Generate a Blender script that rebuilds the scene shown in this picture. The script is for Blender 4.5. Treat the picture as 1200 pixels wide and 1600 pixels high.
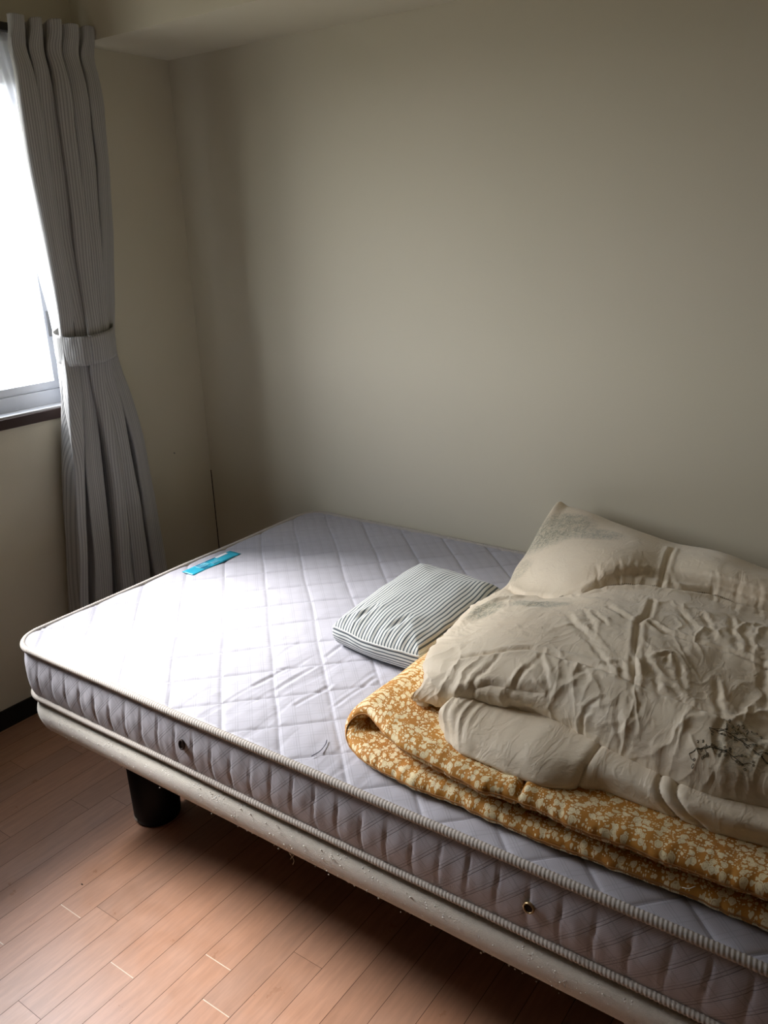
import bpy, bmesh, math, random
import numpy as np
from mathutils import Vector, Matrix
for o in list(bpy.data.objects): bpy.data.objects.remove(o)
SC = bpy.context.scene
COL = SC.collection
random.seed(7)
PI = math.pi

# ---------------------------------------------------------------- measured points (metres; room corner = origin)
CAM_LOC = [2.412, -2.175, 1.5]
CAM_R = [[0.814908, 0.578532, -0.035007], [0.159457, -0.281858, -0.946113], [-0.557223, 0.765413, -0.321939]]
CAM_F = 1316.05
UPPER = [[[1.615,-1.013,0.645],[1.682,-1.013,0.65],[1.77,-0.988,0.655],[1.871,-0.975,0.66],[1.977,-1.003,0.665],[2.062,-1.026,0.665],[2.166,-1.045,0.67],[2.252,-1.027,0.67],[2.35,-1.005,0.67]],[[1.637,-1.002,0.685],[1.716,-1.01,0.7],[1.794,-0.998,0.705],[1.888,-0.988,0.71],[1.988,-1.009,0.715],[2.067,-1.023,0.715],[2.164,-1.038,0.72],[2.246,-1.022,0.72],[2.343,-1.003,0.72]],[[1.592,-0.919,0.685],[1.688,-0.952,0.72],[1.782,-0.951,0.74],[1.882,-0.951,0.75],[1.98,-0.965,0.75],[2.056,-0.964,0.75],[2.148,-0.972,0.75],[2.227,-0.945,0.74],[2.321,-0.917,0.73]],[[1.558,-0.777,0.675],[1.661,-0.829,0.72],[1.766,-0.856,0.75],[1.86,-0.846,0.76],[1.953,-0.868,0.77],[2.031,-0.861,0.77],[2.119,-0.849,0.76],[2.201,-0.827,0.75],[2.294,-0.807,0.74]],[[1.53,-0.63,0.66],[1.638,-0.689,0.71],[1.744,-0.724,0.74],[1.829,-0.731,0.76],[1.907,-0.731,0.77],[1.991,-0.722,0.77],[2.08,-0.707,0.765],[2.172,-0.698,0.76],[2.274,-0.682,0.75]],[[1.532,-0.477,0.65],[1.615,-0.535,0.68],[1.705,-0.557,0.7],[1.774,-0.543,0.72],[1.832,-0.486,0.73],[1.913,-0.454,0.73],[2.013,-0.419,0.72],[2.118,-0.421,0.71],[2.225,-0.405,0.7]],[[1.508,-0.362,0.66],[1.6,-0.443,0.7],[1.687,-0.466,0.735],[1.76,-0.457,0.755],[1.825,-0.433,0.76],[1.893,-0.372,0.745],[2.0,-0.38,0.755],[2.107,-0.389,0.745],[2.212,-0.381,0.73]],[[1.496,-0.249,0.685],[1.567,-0.312,0.725],[1.645,-0.317,0.75],[1.724,-0.328,0.76],[1.79,-0.314,0.76],[1.869,-0.272,0.745],[1.977,-0.294,0.755],[2.092,-0.318,0.745],[2.189,-0.275,0.72]],[[1.491,-0.081,0.74],[1.524,-0.076,0.74],[1.592,-0.083,0.735],[1.665,-0.083,0.72],[1.736,-0.082,0.705],[1.822,-0.085,0.69],[1.932,-0.108,0.695],[2.056,-0.118,0.68],[2.167,-0.102,0.67]]]
LOWER = [[[1.699,-1.049,0.64],[1.756,-1.094,0.64],[1.815,-1.105,0.64],[1.877,-1.107,0.64],[1.943,-1.101,0.64],[2.01,-1.066,0.64],[2.078,-1.068,0.64],[2.176,-1.071,0.64],[2.263,-1.063,0.64],[2.36,-1.049,0.64]],[[1.709,-1.038,0.675],[1.764,-1.049,0.675],[1.817,-1.051,0.675],[1.873,-1.054,0.675],[1.933,-1.059,0.675],[2.005,-1.045,0.675],[2.069,-1.049,0.675],[2.17,-1.062,0.675],[2.258,-1.056,0.675],[2.354,-1.041,0.675]],[[1.729,-0.888,0.672],[1.784,-0.899,0.672],[1.837,-0.901,0.672],[1.893,-0.904,0.672],[1.953,-0.909,0.672],[2.025,-0.895,0.672],[2.089,-0.899,0.672],[2.19,-0.912,0.672],[2.278,-0.906,0.672],[2.374,-0.891,0.672]],[[1.739,-0.688,0.665],[1.794,-0.699,0.665],[1.847,-0.701,0.665],[1.903,-0.704,0.665],[1.963,-0.709,0.665],[2.035,-0.695,0.665],[2.099,-0.699,0.665],[2.2,-0.712,0.665],[2.288,-0.706,0.665],[2.384,-0.691,0.665]]]
FUT_TOP = [[1.529,-1.068],[1.588,-1.089],[1.649,-1.117],[1.694,-1.127],[1.736,-1.131],[1.796,-1.14],[1.845,-1.148],[1.892,-1.139],[1.931,-1.14],[1.986,-1.147],[2.077,-1.147],[2.16,-1.147],[2.238,-1.147],[2.284,-1.138]]
FUT_BOT = [[1.542,-1.122],[1.575,-1.132],[1.645,-1.142],[1.706,-1.146],[1.798,-1.144],[1.885,-1.147],[1.967,-1.149],[2.133,-1.14],[2.288,-1.138]]
FUT_LEFT = [[1.511,-1.082,0.6],[1.508,-0.979,0.6],[1.508,-0.862,0.6]]
CUR_L = [[-0.641,2.058],[-0.65,1.954],[-0.658,1.793],[-0.653,1.626],[-0.649,1.45],[-0.638,1.321],[-0.637,1.207],[-0.639,1.146],[-0.661,0.975],[-0.711,0.566],[-0.742,0.352]]
CUR_R = [[-0.368,2.057],[-0.376,1.968],[-0.384,1.72],[-0.401,1.534],[-0.429,1.342],[-0.444,1.22],[-0.454,1.119],[-0.418,0.991],[-0.4,0.857],[-0.382,0.623],[-0.373,0.404]]
SHEER_L = [[-0.701,2.05],[-0.66,1.881],[-0.651,1.775],[-0.635,1.647],[-0.618,1.458],[-0.593,1.258],[-0.591,1.169]]
PIL = [[1.244,-0.773,0.56],[1.468,-0.764,0.56],[1.267,-0.792,0.6],[1.183,-0.359,0.6],[1.454,-0.363,0.6],[1.211,-0.399,0.62],[1.475,-0.404,0.62],[1.498,-0.795,0.62]]
SEAM_BACK = [[1.71,-0.554,0.7],[1.759,-0.547,0.715],[1.798,-0.501,0.725],[1.869,-0.46,0.73],[1.939,-0.447,0.73],[2.001,-0.415,0.72],[2.074,-0.427,0.715],[2.118,-0.421,0.71],[2.225,-0.405,0.7]]
SEAMS = {"mid":[[1.956,-0.705],[2.002,-0.743],[2.057,-0.751],[2.131,-0.753],[2.186,-0.767],[2.285,-0.771]],"vert":[[1.919,-0.556],[1.95,-0.685],[1.948,-0.731],[1.975,-0.819],[2.018,-0.949]],"lump":[[1.856,-0.221],[1.887,-0.376],[1.906,-0.47]],"front":[[1.663,-0.957],[1.7,-0.941],[1.803,-0.898],[1.899,-0.905],[2.007,-0.933],[2.09,-0.942],[2.163,-0.951],[2.233,-0.974],[2.327,-0.967]],"hem":[[1.686,-1.039],[1.773,-0.995],[1.818,-0.99],[1.874,-0.983]]}
CREASES = [[[[1.797,-0.73],[1.848,-0.793],[1.904,-0.843],[1.97,-0.927]],-1],[[[1.831,-0.71],[1.884,-0.793],[1.891,-0.821]],-1],[[[1.85,-0.71],[1.898,-0.773]],-1],[[[1.857,-0.657],[1.918,-0.722],[1.951,-0.741]],-1],[[[1.963,-0.712],[2.011,-0.743]],-1],[[[1.975,-0.574],[2.048,-0.704]],-1],[[[2.016,-0.562],[2.088,-0.732]],-1],[[[2.069,-0.542],[2.128,-0.736]],-1],[[[2.107,-0.601],[2.158,-0.755]],-1],[[[1.981,-0.835],[2.025,-0.927]],1],[[[1.976,-0.809],[2.044,-0.915],[2.061,-0.946]],-1],[[[2.024,-0.856],[2.035,-0.83],[2.042,-0.863]],-1],[[[1.753,-0.457],[1.804,-0.545]],-1],[[[1.746,-0.553],[1.766,-0.583]],-1],[[[1.827,-0.414],[1.859,-0.498]],-1],[[[1.852,-0.399],[1.865,-0.494]],1],[[[1.886,-0.379],[1.954,-0.469]],-1],[[[1.994,-0.375],[2.017,-0.471]],-1],[[[2.046,-0.358],[2.068,-0.493]],-1],[[[1.796,-0.432],[1.834,-0.512]],-1],[[[2.087,-0.376],[2.11,-0.467]],-1],[[[1.736,-1.066],[1.744,-1.002],[1.759,-0.958],[1.762,-0.913]],-1],[[[1.719,-1.054],[1.714,-0.99],[1.725,-0.925]],1],[[[1.752,-1.027],[1.81,-1.004],[1.835,-0.929],[1.854,-0.903]],-1],[[[1.78,-1.019],[1.808,-0.988],[1.817,-0.956]],1],[[[1.947,-1.049],[1.947,-1.01],[1.977,-0.98]],-1],[[[1.953,-1.057],[1.949,-1.021],[1.963,-1.003]],1],[[[1.879,-1.026],[1.873,-1.006],[1.919,-0.959],[1.925,-0.937]],1],[[[1.752,-1.028],[1.746,-0.999]],-1],[[[1.908,-0.95],[1.902,-0.908]],1],[[[1.845,-0.898],[1.872,-0.91],[1.943,-0.913]],-1],[[[1.628,-1.027],[1.647,-1.035],[1.678,-1.029]],-1],[[[1.93,-1.041],[1.911,-1.013]],-1],[[[1.611,-0.978],[1.689,-1.022],[1.723,-1.04]],1],[[[1.683,-1.04],[1.693,-0.971],[1.655,-0.889]],1],[[[2.223,-1.043],[2.232,-0.951]],1],[[[2.111,-0.908],[2.112,-1.035],[2.101,-1.06]],1],[[[2.152,-0.915],[2.176,-1.056]],-1],[[[2.162,-0.926],[2.186,-0.95],[2.193,-0.822]],1],[[[2.031,-1.043],[2.027,-0.966]],1],[[[1.997,-0.966],[2.023,-1.021],[2.076,-1.034]],-1],[[[2.059,-0.841],[2.089,-0.925]],-1],[[[2.119,-0.84],[2.153,-0.948]],-1],[[[2.041,-0.899],[2.122,-0.957]],-1],[[[1.911,-0.933],[1.968,-0.897],[2.003,-0.935]],-1],[[[1.832,-0.92],[1.889,-0.992],[1.928,-0.968]],-1],[[[2.165,-0.704],[2.213,-0.901]],-1],[[[1.982,-0.834],[2.021,-0.931]],1]]
PRINT_ZONES = [[1.547,-0.244,0.74],[1.643,-0.292,0.75],[1.525,-0.424,0.72],[1.72,-0.69,0.735],[1.668,-0.703,0.72],[2.214,-1.029,0.7],[2.232,-0.983,0.73],[2.185,-0.963,0.735],[1.593,-0.736,0.7]]
FSLIT = [[1.906,-1.168],[1.898,-1.135],[1.898,-1.102]]
MISC = {"thread":[2.183,-1.142,0.58],"t1":[1.386,-1.14,0.261],"t2":[1.494,-1.14,0.265],"t3":[1.672,-1.14,0.262],"nail":[0.0,-0.171,0.728],"crumb":[0.807,-1.282,0.0],"pen":[[1.479,-1.157,0.545],[1.482,-1.135,0.545],[1.477,-1.113,0.545],[1.47,-1.1,0.545]]}
JOINTS = [[0.857,-1.341],[1.096,-1.392],[1.255,-1.26],[1.327,-1.343],[0.81,-1.496],[1.015,-1.57]]


# ---------------------------------------------------------------- camera
cd = bpy.data.cameras.new('camera'); cam = bpy.data.objects.new('camera', cd); COL.objects.link(cam)
r, d, f = [Vector(v) for v in CAM_R]
M = Matrix.Identity(4)
for i in range(3):
    M[i][0] = r[i]; M[i][1] = -d[i]; M[i][2] = -f[i]; M[i][3] = CAM_LOC[i]
cam.matrix_world = M
cd.sensor_fit = 'AUTO'; cd.sensor_width = 36; cd.lens = CAM_F / 1600 * 36; cd.clip_start = .05
SC.camera = cam

# ---------------------------------------------------------------- daylight and exposure
SC.view_settings.view_transform = 'Standard'; SC.view_settings.look = 'None'
SC.view_settings.exposure = 0.0; SC.view_settings.gamma = 1; SC.view_settings.use_curve_mapping = False
w = bpy.data.worlds.new('overcast_sky'); SC.world = w; w.use_nodes = True
nt = w.node_tree; nt.nodes.clear()
def wn(t): return nt.nodes.new(t)
o_ = wn('ShaderNodeOutputWorld'); bg = wn('ShaderNodeBackground'); ge = wn('ShaderNodeTexCoord')
sx = wn('ShaderNodeSeparateXYZ'); rp = wn('ShaderNodeValToRGB'); mr = wn('ShaderNodeMapRange')
nt.links.new(ge.outputs['Generated'], sx.inputs[0]); nt.links.new(sx.outputs['Z'], mr.inputs['Value'])
mr.inputs['From Min'].default_value = -1; mr.inputs['From Max'].default_value = 1
nt.links.new(mr.outputs[0], rp.inputs[0]); nt.links.new(rp.outputs[0], bg.inputs[0])
e = rp.color_ramp.elements
SKY = [(0., (.11, .105, .09, 1)), (.47, (.21, .21, .18, 1)), (.51, (.96, .98, 1.0, 1)), (.60, (.84, .88, .94, 1)), (.72, (.42, .46, .53, 1)), (1., (.30, .34, .40, 1))]
e[0].position, e[0].color = SKY[0]; e[1].position, e[1].color = SKY[-1]
for p_, c_ in SKY[1:-1]:
    q = e.new(p_); q.color = c_
bg.inputs[1].default_value = 15
nt.links.new(bg.outputs[0], o_.inputs[0])
WY0, WY1, WZ0, WZ1 = -1.80, -.50, .985, 2.03          # window opening
pl = bpy.data.lights.new('window_portal', 'AREA'); pl.shape = 'RECTANGLE'; pl.size = WY1 - WY0; pl.size_y = WZ1 - WZ0
pl.cycles.is_portal = True
po = bpy.data.objects.new('window_portal', pl); COL.objects.link(po)
po.location = (-.16, (WY0 + WY1) / 2, (WZ0 + WZ1) / 2); po.rotation_euler = (PI / 2, 0, -PI / 2)
sl = bpy.data.lights.new('veiled_sun', 'SUN'); sl.energy = 14; sl.angle = math.radians(27); sl.color = (1, .98, .97)
so = bpy.data.objects.new('veiled_sun', sl); COL.objects.link(so)
so.rotation_euler = Vector((.725, .10, -.69)).to_track_quat('-Z', 'Y').to_euler()
so.location = (-2, -2, 3)
# ---------------------------------------------------------------- helpers
def link(name, me, m=None, parent=None, smooth=True):
    o = bpy.data.objects.new(name, me); COL.objects.link(o)
    if m is not None and not me.materials: me.materials.append(m)
    if smooth:
        me.polygons.foreach_set('use_smooth', [True] * len(me.polygons))
    if parent is not None: o.parent = parent
    return o
def tag(o, label=None, cat=None, group=None, kind=None):
    if label: o['label'] = label
    if cat: o['category'] = cat
    if group: o['group'] = group
    if kind: o['kind'] = kind
    return o
def thing(name, label, cat):
    o = bpy.data.objects.new(name, None); COL.objects.link(o); o.empty_display_size = .05
    return tag(o, label, cat)
def bmo(name, bm, m, parent=None, smooth=True, recalc=True):
    if recalc: bmesh.ops.recalc_face_normals(bm, faces=bm.faces)
    me = bpy.data.meshes.new(name); bm.to_mesh(me); bm.free()
    return link(name, me, m, parent, smooth)
def box(bm, a, b, bevel=0):
    vs = [bm.verts.new((x, y, z)) for x in (a[0], b[0]) for y in (a[1], b[1]) for z in (a[2], b[2])]
    for q in ((0,1,3,2),(4,6,7,5),(0,4,5,1),(2,3,7,6),(0,2,6,4),(1,5,7,3)): bm.faces.new([vs[i] for i in q])
    if bevel:
        es = {e for v in vs for e in v.link_edges}
        bmesh.ops.bevel(bm, geom=list(es), offset=bevel, segments=3, profile=.5, affect='EDGES')
def boxes(name, lst, m, parent=None, bevel=0):
    bm = bmesh.new()
    for a, b in lst: box(bm, a, b, bevel)
    return bmo(name, bm, m, parent, smooth=False)
def grid_mesh(bm, P, closeu=False, closev=False, uv=None, flip=False):
    """P: array (nv, nu, 3) -> faces; uv: (nv, nu, 2)"""
    nv, nu = P.shape[:2]
    V = [[bm.verts.new(P[j, i]) for i in range(nu)] for j in range(nv)]
    ul = bm.loops.layers.uv.verify() if uv is not None else None
    for j in range(nv if closev else nv - 1):
        for i in range(nu if closeu else nu - 1):
            j2, i2 = (j + 1) % nv, (i + 1) % nu
            ids = [(j, i), (j, i2), (j2, i2), (j2, i)]
            if flip: ids.reverse()
            try: fc = bm.faces.new([V[a][b] for a, b in ids])
            except ValueError: continue
            if ul is not None:
                for lp, (a, b) in zip(fc.loops, ids): lp[ul].uv = uv[a, b]
    return V
def np_mesh(name, P, closeu=False, closev=False, uv=None, mat=None, parent=None):
    """fast regular grid mesh"""
    nv, nu = P.shape[:2]
    jj = np.arange(nv if closev else nv - 1); ii = np.arange(nu if closeu else nu - 1)
    J, I = np.meshgrid(jj, ii, indexing='ij'); J = J.ravel(); I = I.ravel()
    J2 = (J + 1) % nv; I2 = (I + 1) % nu
    F = np.stack([J * nu + I, J * nu + I2, J2 * nu + I2, J2 * nu + I], 1)
    me = bpy.data.meshes.new(name)
    me.vertices.add(nv * nu); me.vertices.foreach_set('co', P.reshape(-1).astype(np.float32))
    me.loops.add(F.size); me.loops.foreach_set('vertex_index', F.ravel().astype(np.int32))
    me.polygons.add(len(F)); me.polygons.foreach_set('loop_start', np.arange(0, F.size, 4, dtype=np.int32))
    if uv is not None:
        l = me.uv_layers.new(name='UVMap')
        l.data.foreach_set('uv', uv.reshape(-1, 2)[F.ravel()].ravel().astype(np.float32))
    me.update(calc_edges=True); me.validate()
    return link(name, me, mat, parent)
def tube(bm, pts, rad, seg=8, caps=True):
    pts = [Vector(p) for p in pts]; n = len(pts); rings = []
    up = Vector((0, 0, 1))
    for k in range(n):
        t = (pts[min(k + 1, n - 1)] - pts[max(k - 1, 0)]).normalized()
        a = t.cross(up)
        if a.length < 1e-3: a = t.cross(Vector((1, 0, 0)))
        a.normalize(); b = a.cross(t)
        r_ = rad[k] if isinstance(rad, (list, tuple)) else rad
        rings.append([bm.verts.new(pts[k] + (a * math.cos(2 * PI * i / seg) + b * math.sin(2 * PI * i / seg)) * r_) for i in range(seg)])
    for k in range(n - 1):
        for i in range(seg):
            bm.faces.new((rings[k][i], rings[k][(i + 1) % seg], rings[k + 1][(i + 1) % seg], rings[k + 1][i]))
    if caps: bm.faces.new(rings[0]); bm.faces.new(rings[-1])
def lathe(bm, prof, c, seg=40):
    rings = [[bm.verts.new((c[0] + r_ * math.cos(2 * PI * i / seg), c[1] + r_ * math.sin(2 * PI * i / seg), z)) for i in range(seg)] for r_, z in prof]
    for k in range(len(rings) - 1):
        for i in range(seg):
            bm.faces.new((rings[k][i], rings[k][(i + 1) % seg], rings[k + 1][(i + 1) % seg], rings[k + 1][i]))
    bm.faces.new(rings[0]); bm.faces.new(rings[-1])
RNG = np.random.RandomState(3)
PERM = RNG.rand(256, 256) * 2 * PI
def gn(x, y, seed=0):
    """2-D gradient noise about -1..1"""
    x = np.asarray(x, float) + seed * 17.3; y = np.asarray(y, float) + seed * 9.7
    xi = np.floor(x).astype(int); yi = np.floor(y).astype(int); fx = x - xi; fy = y - yi
    u = fx ** 3 * (fx * (fx * 6 - 15) + 10); v = fy ** 3 * (fy * (fy * 6 - 15) + 10)
    def g(a, b):
        th = PERM[(xi + a) % 256, (yi + b) % 256]
        return np.cos(th) * (fx - a) + np.sin(th) * (fy - b)
    return 1.5 * ((g(0, 0) * (1 - u) + g(1, 0) * u) * (1 - v) + (g(0, 1) * (1 - u) + g(1, 1) * u) * v)
def ridged(x, y, seed=0): return 1 - 2 * np.abs(gn(x, y, seed))
def smooth01(t): t = np.clip(t, 0, 1); return t * t * (3 - 2 * t)
def cr(P, n):
    """Catmull-Rom resample of axis 0 to n rows"""
    P = np.asarray(P, float); m = len(P)
    t = np.linspace(0, m - 1, n); i = np.minimum(t.astype(int), m - 2); f_ = (t - i).reshape((-1,) + (1,) * (P.ndim - 1))
    E = np.concatenate([2 * P[:1] - P[1:2], P, 2 * P[-1:] - P[-2:-1]])
    a, b, c, d_ = E[i], E[i + 1], E[i + 2], E[i + 3]
    return .5 * ((2 * b) + (c - a) * f_ + (2 * a - 5 * b + 4 * c - d_) * f_ ** 2 + (3 * b - a - 3 * c + d_) * f_ ** 3)
def normals(P):
    du = np.gradient(P, axis=1); dv = np.gradient(P, axis=0)
    n = np.cross(du, dv); n /= np.linalg.norm(n, axis=2, keepdims=True) + 1e-12
    return n
def pdist(X, Y, pts):
    """distance to a polyline and position 0..1 along it"""
    best = np.full(X.shape, 1e9); tt = np.zeros(X.shape); side = np.zeros(X.shape)
    pts = [np.array(p[:2], float) for p in pts]
    L = [np.linalg.norm(b - a) for a, b in zip(pts, pts[1:])]; tot = sum(L); acc = 0
    for (a, b), l in zip(zip(pts, pts[1:]), L):
        dx, dy = (b - a) / l
        s = np.clip((X - a[0]) * dx + (Y - a[1]) * dy, 0, l)
        ex = X - a[0] - s * dx; ey = Y - a[1] - s * dy; q = np.hypot(ex, ey)
        m = q < best; best = np.where(m, q, best); tt = np.where(m, (acc + s) / tot, tt); side = np.where(m, np.sign(dx * ey - dy * ex), side)
        acc += l
    return best, tt, side
def interp(xs, tab, k):
    t = sorted(tab, key=lambda q: q[0]); return np.interp(xs, [q[0] for q in t], [q[k] for q in t])

# ---------------------------------------------------------------- materials
class Mat:
    def __init__(s, name, col, rough=.8, spec=.3, sheen=0):
        s.m = bpy.data.materials.new(name); s.m.use_nodes = True; s.t = s.m.node_tree; s.n = s.t.nodes
        s.b = s.n['Principled BSDF']; s.o = s.n['Material Output']
        s.b.inputs['Base Color'].default_value = (*col, 1); s.b.inputs['Roughness'].default_value = rough
        s.b.inputs['Specular IOR Level'].default_value = spec; s.col = (*col, 1)
        if sheen: s.b.inputs['Sheen Weight'].default_value = sheen; s.b.inputs['Sheen Roughness'].default_value = .5
    def node(s, t, **k):
        n = s.n.new(t)
        for a, b in k.items(): setattr(n, a, b)
        return n
    def L(s, a, b): s.t.links.new(a, b)
    def val(s, sock, v):
        if hasattr(v, 'is_linked') or isinstance(v, bpy.types.NodeSocket): s.L(v, sock)
        else: sock.default_value = v
    def math(s, op, a, b=0., c=None, clamp=False):
        n = s.node('ShaderNodeMath', operation=op, use_clamp=clamp); s.val(n.inputs[0], a); s.val(n.inputs[1], b)
        if c is not None: s.val(n.inputs[2], c)
        return n.outputs[0]
    def pos(s):
        if not hasattr(s, '_p'):
            s._p = s.node('ShaderNodeNewGeometry').outputs['Position']
            x = s.node('ShaderNodeSeparateXYZ'); s.L(s._p, x.inputs[0]); s._xyz = x.outputs
        return s._p
    def xyz(s): s.pos(); return s._xyz[0], s._xyz[1], s._xyz[2]
    def uv(s):
        if not hasattr(s, '_u'):
            s._u = s.node('ShaderNodeTexCoord').outputs['UV']
            x = s.node('ShaderNodeSeparateXYZ'); s.L(s._u, x.inputs[0]); s._uxyz = x.outputs
        return s._u
    def uvs(s): s.uv(); return s._uxyz[0], s._uxyz[1]
    def noise(s, vec, scale, detail=3, rough=.5, scl=None, dist=0):
        if scl:
            mp = s.node('ShaderNodeMapping'); s.L(vec, mp.inputs[0]); mp.inputs['Scale'].default_value = scl; vec = mp.outputs[0]
        n = s.node('ShaderNodeTexNoise'); s.L(vec, n.inputs['Vector']); n.inputs['Scale'].default_value = scale
        n.inputs['Detail'].default_value = detail; n.inputs['Roughness'].default_value = rough; n.inputs['Distortion'].default_value = dist
        return n.outputs['Fac']
    def step(s, v, a, b, lo=0., hi=1.):
        n = s.node('ShaderNodeMapRange', interpolation_type='SMOOTHSTEP'); s.val(n.inputs['Value'], v)
        n.inputs['From Min'].default_value = a; n.inputs['From Max'].default_value = b
        n.inputs['To Min'].default_value = lo; n.inputs['To Max'].default_value = hi
        return n.outputs[0]
    def mix(s, fac, a, b, blend='MIX'):
        n = s.node('ShaderNodeMix', data_type='RGBA', blend_type=blend); s.val(n.inputs[0], fac)
        for sock, v in ((n.inputs[6], a), (n.inputs[7], b)):
            if isinstance(v, bpy.types.NodeSocket): s.L(v, sock)
            else: sock.default_value = v if len(v) == 4 else (*v, 1)
        return n.outputs[2]
    def color(s, sock): s.L(sock, s.b.inputs['Base Color'])
    def rough(s, sock): s.L(sock, s.b.inputs['Roughness'])
    def bump(s, h, dist=.001, strength=1.):
        n = s.node('ShaderNodeBump'); n.inputs['Distance'].default_value = dist; n.inputs['Strength'].default_value = strength
        s.L(h, n.inputs['Height']); s.L(n.outputs[0], s.b.inputs['Normal']); return s
    def lines(s, v, pitch, width, soft=None, off=0.):
        """1 on thin lines every pitch of v"""
        a = s.math('MULTIPLY_ADD', v, 1 / pitch, off); a = s.math('FRACT', a); a = s.math('ABSOLUTE', s.math('SUBTRACT', a, .5))
        soft = soft if soft else width * .8
        return s.step(a, .5 - (width + soft) / pitch / 2, .5 - max(width - soft, 0) / pitch / 2)

# walls
def wall_mat(name, col):
    m = Mat(name, col, .82, .25); p = m.pos()
    n = m.noise(p, 260, 3, .6); n2 = m.noise(p, 1.6, 2); 
    m.color(m.mix(m.step(n2, .35, .7, 0, .25), (*col, 1), (col[0] * .93, col[1] * .95, col[2] * .9, 1)))
    return m.bump(n, .0006, .5).m
M_WALL = wall_mat('beige_wallpaper', (.66, .61, .48))
M_CEIL = wall_mat('beige_ceiling_paper', (.66, .61, .48))
M_UNSEEN_WALL = wall_mat('dark_unseen_wall', (.18, .125, .08))  # unseen right and front walls, made dark to keep bounce light low
M_DARK = Mat('dark_brown_wood', (.035, .016, .012), .45).m
m = Mat('near_black_baseboard', (.012, .010, .009), .5); M_BASE = m.m
M_WHITE = Mat('white_painted_ledge', (.62, .62, .63), .45).m
M_ALU = Mat('white_aluminium', (.62, .64, .68), .35, .5).m
m = Mat('window_glass', (1, 1, 1), .02)
tr = m.node('ShaderNodeBsdfTransparent'); gl = m.node('ShaderNodeBsdfGlossy'); gl.inputs['Roughness'].default_value = .02
mx = m.node('ShaderNodeMixShader'); fr = m.node('ShaderNodeFresnel'); fr.inputs[0].default_value = 1.45
ge_ = m.node('ShaderNodeNewGeometry'); m.L(m.math('MULTIPLY', fr.outputs[0], m.math('SUBTRACT', 1., ge_.outputs['Backfacing'])), mx.inputs[0]); m.L(tr.outputs[0], mx.inputs[1]); m.L(gl.outputs[0], mx.inputs[2]); m.L(mx.outputs[0], m.o.inputs[0]); M_GLASS = m.m
# floor
m = Mat('orange_brown_flooring', (.47, .25, .155), .38, .5); u = m.uv(); p = m.pos()
at = m.node('ShaderNodeAttribute', attribute_name='tone')
g = m.noise(u, 9, 5, .62, scl=(9, .9, 1), dist=.4); g2 = m.noise(u, 60, 3, .7, scl=(6, .35, 1)); g3 = m.noise(p, 3.5, 3)
c = m.mix(m.step(g, .3, .72), tuple(v * .89 for v in (.47, .25, .155)), tuple(min(v * 1.08, 1) for v in (.47, .25, .155)))
c = m.mix(m.step(g2, .5, .75, 0, .22), c, tuple(v * .6 for v in (.47, .25, .155)))
c = m.mix(1., c, at.outputs['Color'], 'MULTIPLY')
m.color(c); sm = m.noise(p, 14, 4, .7); m.rough(m.step(sm, .3, .7, .27, .5)); m.bump(g2, .0004, .35)
m.b.inputs['Coat Weight'].default_value = .7; m.b.inputs['Coat Roughness'].default_value = .34; M_FLOOR = m.m
M_JOINT = Mat('worn_sheen_board_end', (.75, .6, .48), .5).m  # worn board ends, their white sheen put into the pale colour
M_GROOVE = Mat('board_groove', (.05, .025, .015), .8).m
# mattress top / side
MC = (.465, .455, .505)
def ticking(name, side):
    m = Mat(name, MC, .6, .4, .15); x, y, z = m.xyz(); p = m.pos()
    if side:
        u_, v_ = m.uvs(); a = m.math('ADD', u_, m.math('MULTIPLY', v_, -1.)); b = m.math('ADD', u_, m.math('MULTIPLY', v_, 1.))
    else:
        a = m.math('ADD', x, y); b = m.math('SUBTRACT', x, y)
    l1 = m.lines(a, .042, .0022); l2 = m.lines(a, .042, .0016, off=.17); l3 = m.lines(a, .042, .0014, off=.33)
    la = m.math('MAXIMUM', l1, m.math('MAXIMUM', l2, m.math('MULTIPLY', l3, .5)))
    lb = m.math('MULTIPLY', m.math('MAXIMUM', m.lines(b, .055, .003), m.lines(b, .055, .002, off=.25)), .35)
    lf = m.math('MULTIPLY', m.lines(a, .0042, .0016), .16)
    l = m.math('MAXIMUM', m.math('MULTIPLY', la, .75 if side else .38), m.math('MULTIPLY', m.math('MAXIMUM', lb, lf), 1. if side else .8))
    w1 = m.noise(p, 900, 2); n1 = m.noise(p, 12, 3)
    c = m.mix(l, (*MC, 1), tuple(v_c * (.28 if side else .42) for v_c in MC) + (1,))
    c = m.mix(m.step(n1, .45, .8, 0, .10), c, (MC[0] * .7, MC[1] * .65, MC[2] * .6, 1))
    if not side:   # stitched quilting thread
        ua, va = m.uvs(); q = m.math('MAXIMUM', m.lines(ua, .162, .0016, .0008, off=-.078 / .162 + .5 - .5), m.lines(va, .1655, .0016, .0008, off=-1.965 / .1655))
        c = m.mix(m.math('MULTIPLY', q, .55), c, (MC[0] * .45, MC[1] * .44, MC[2] * .45, 1))
    if side:   # woven medallions, too worn to read
        for cx in SIDE_MARKS:
            du = m.math('DIVIDE', m.math('SUBTRACT', u_, cx), .018); dv = m.math('DIVIDE', m.math('SUBTRACT', v_, .040), .014)
            dd = m.math('ADD', m.math('MULTIPLY', du, du), m.math('MULTIPLY', dv, dv))
            k = m.math('MULTIPLY', m.step(dd, 1.1, .7), m.step(m.noise(m.uv(), 420, 1), .5, .56, 0, .5)); c = m.mix(k, c, (MC[0] * .35, MC[1] * .35, MC[2] * .37, 1))
    m.color(c); m.bump(m.math('ADD', m.math('MULTIPLY', w1, .5), m.math('MULTIPLY', l, -.6)), .0006, .5)
    return m.m
SIDE_MARKS = [1.23 + .66 * 0, 1.52, 1.80, 1.24 + .86]
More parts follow.
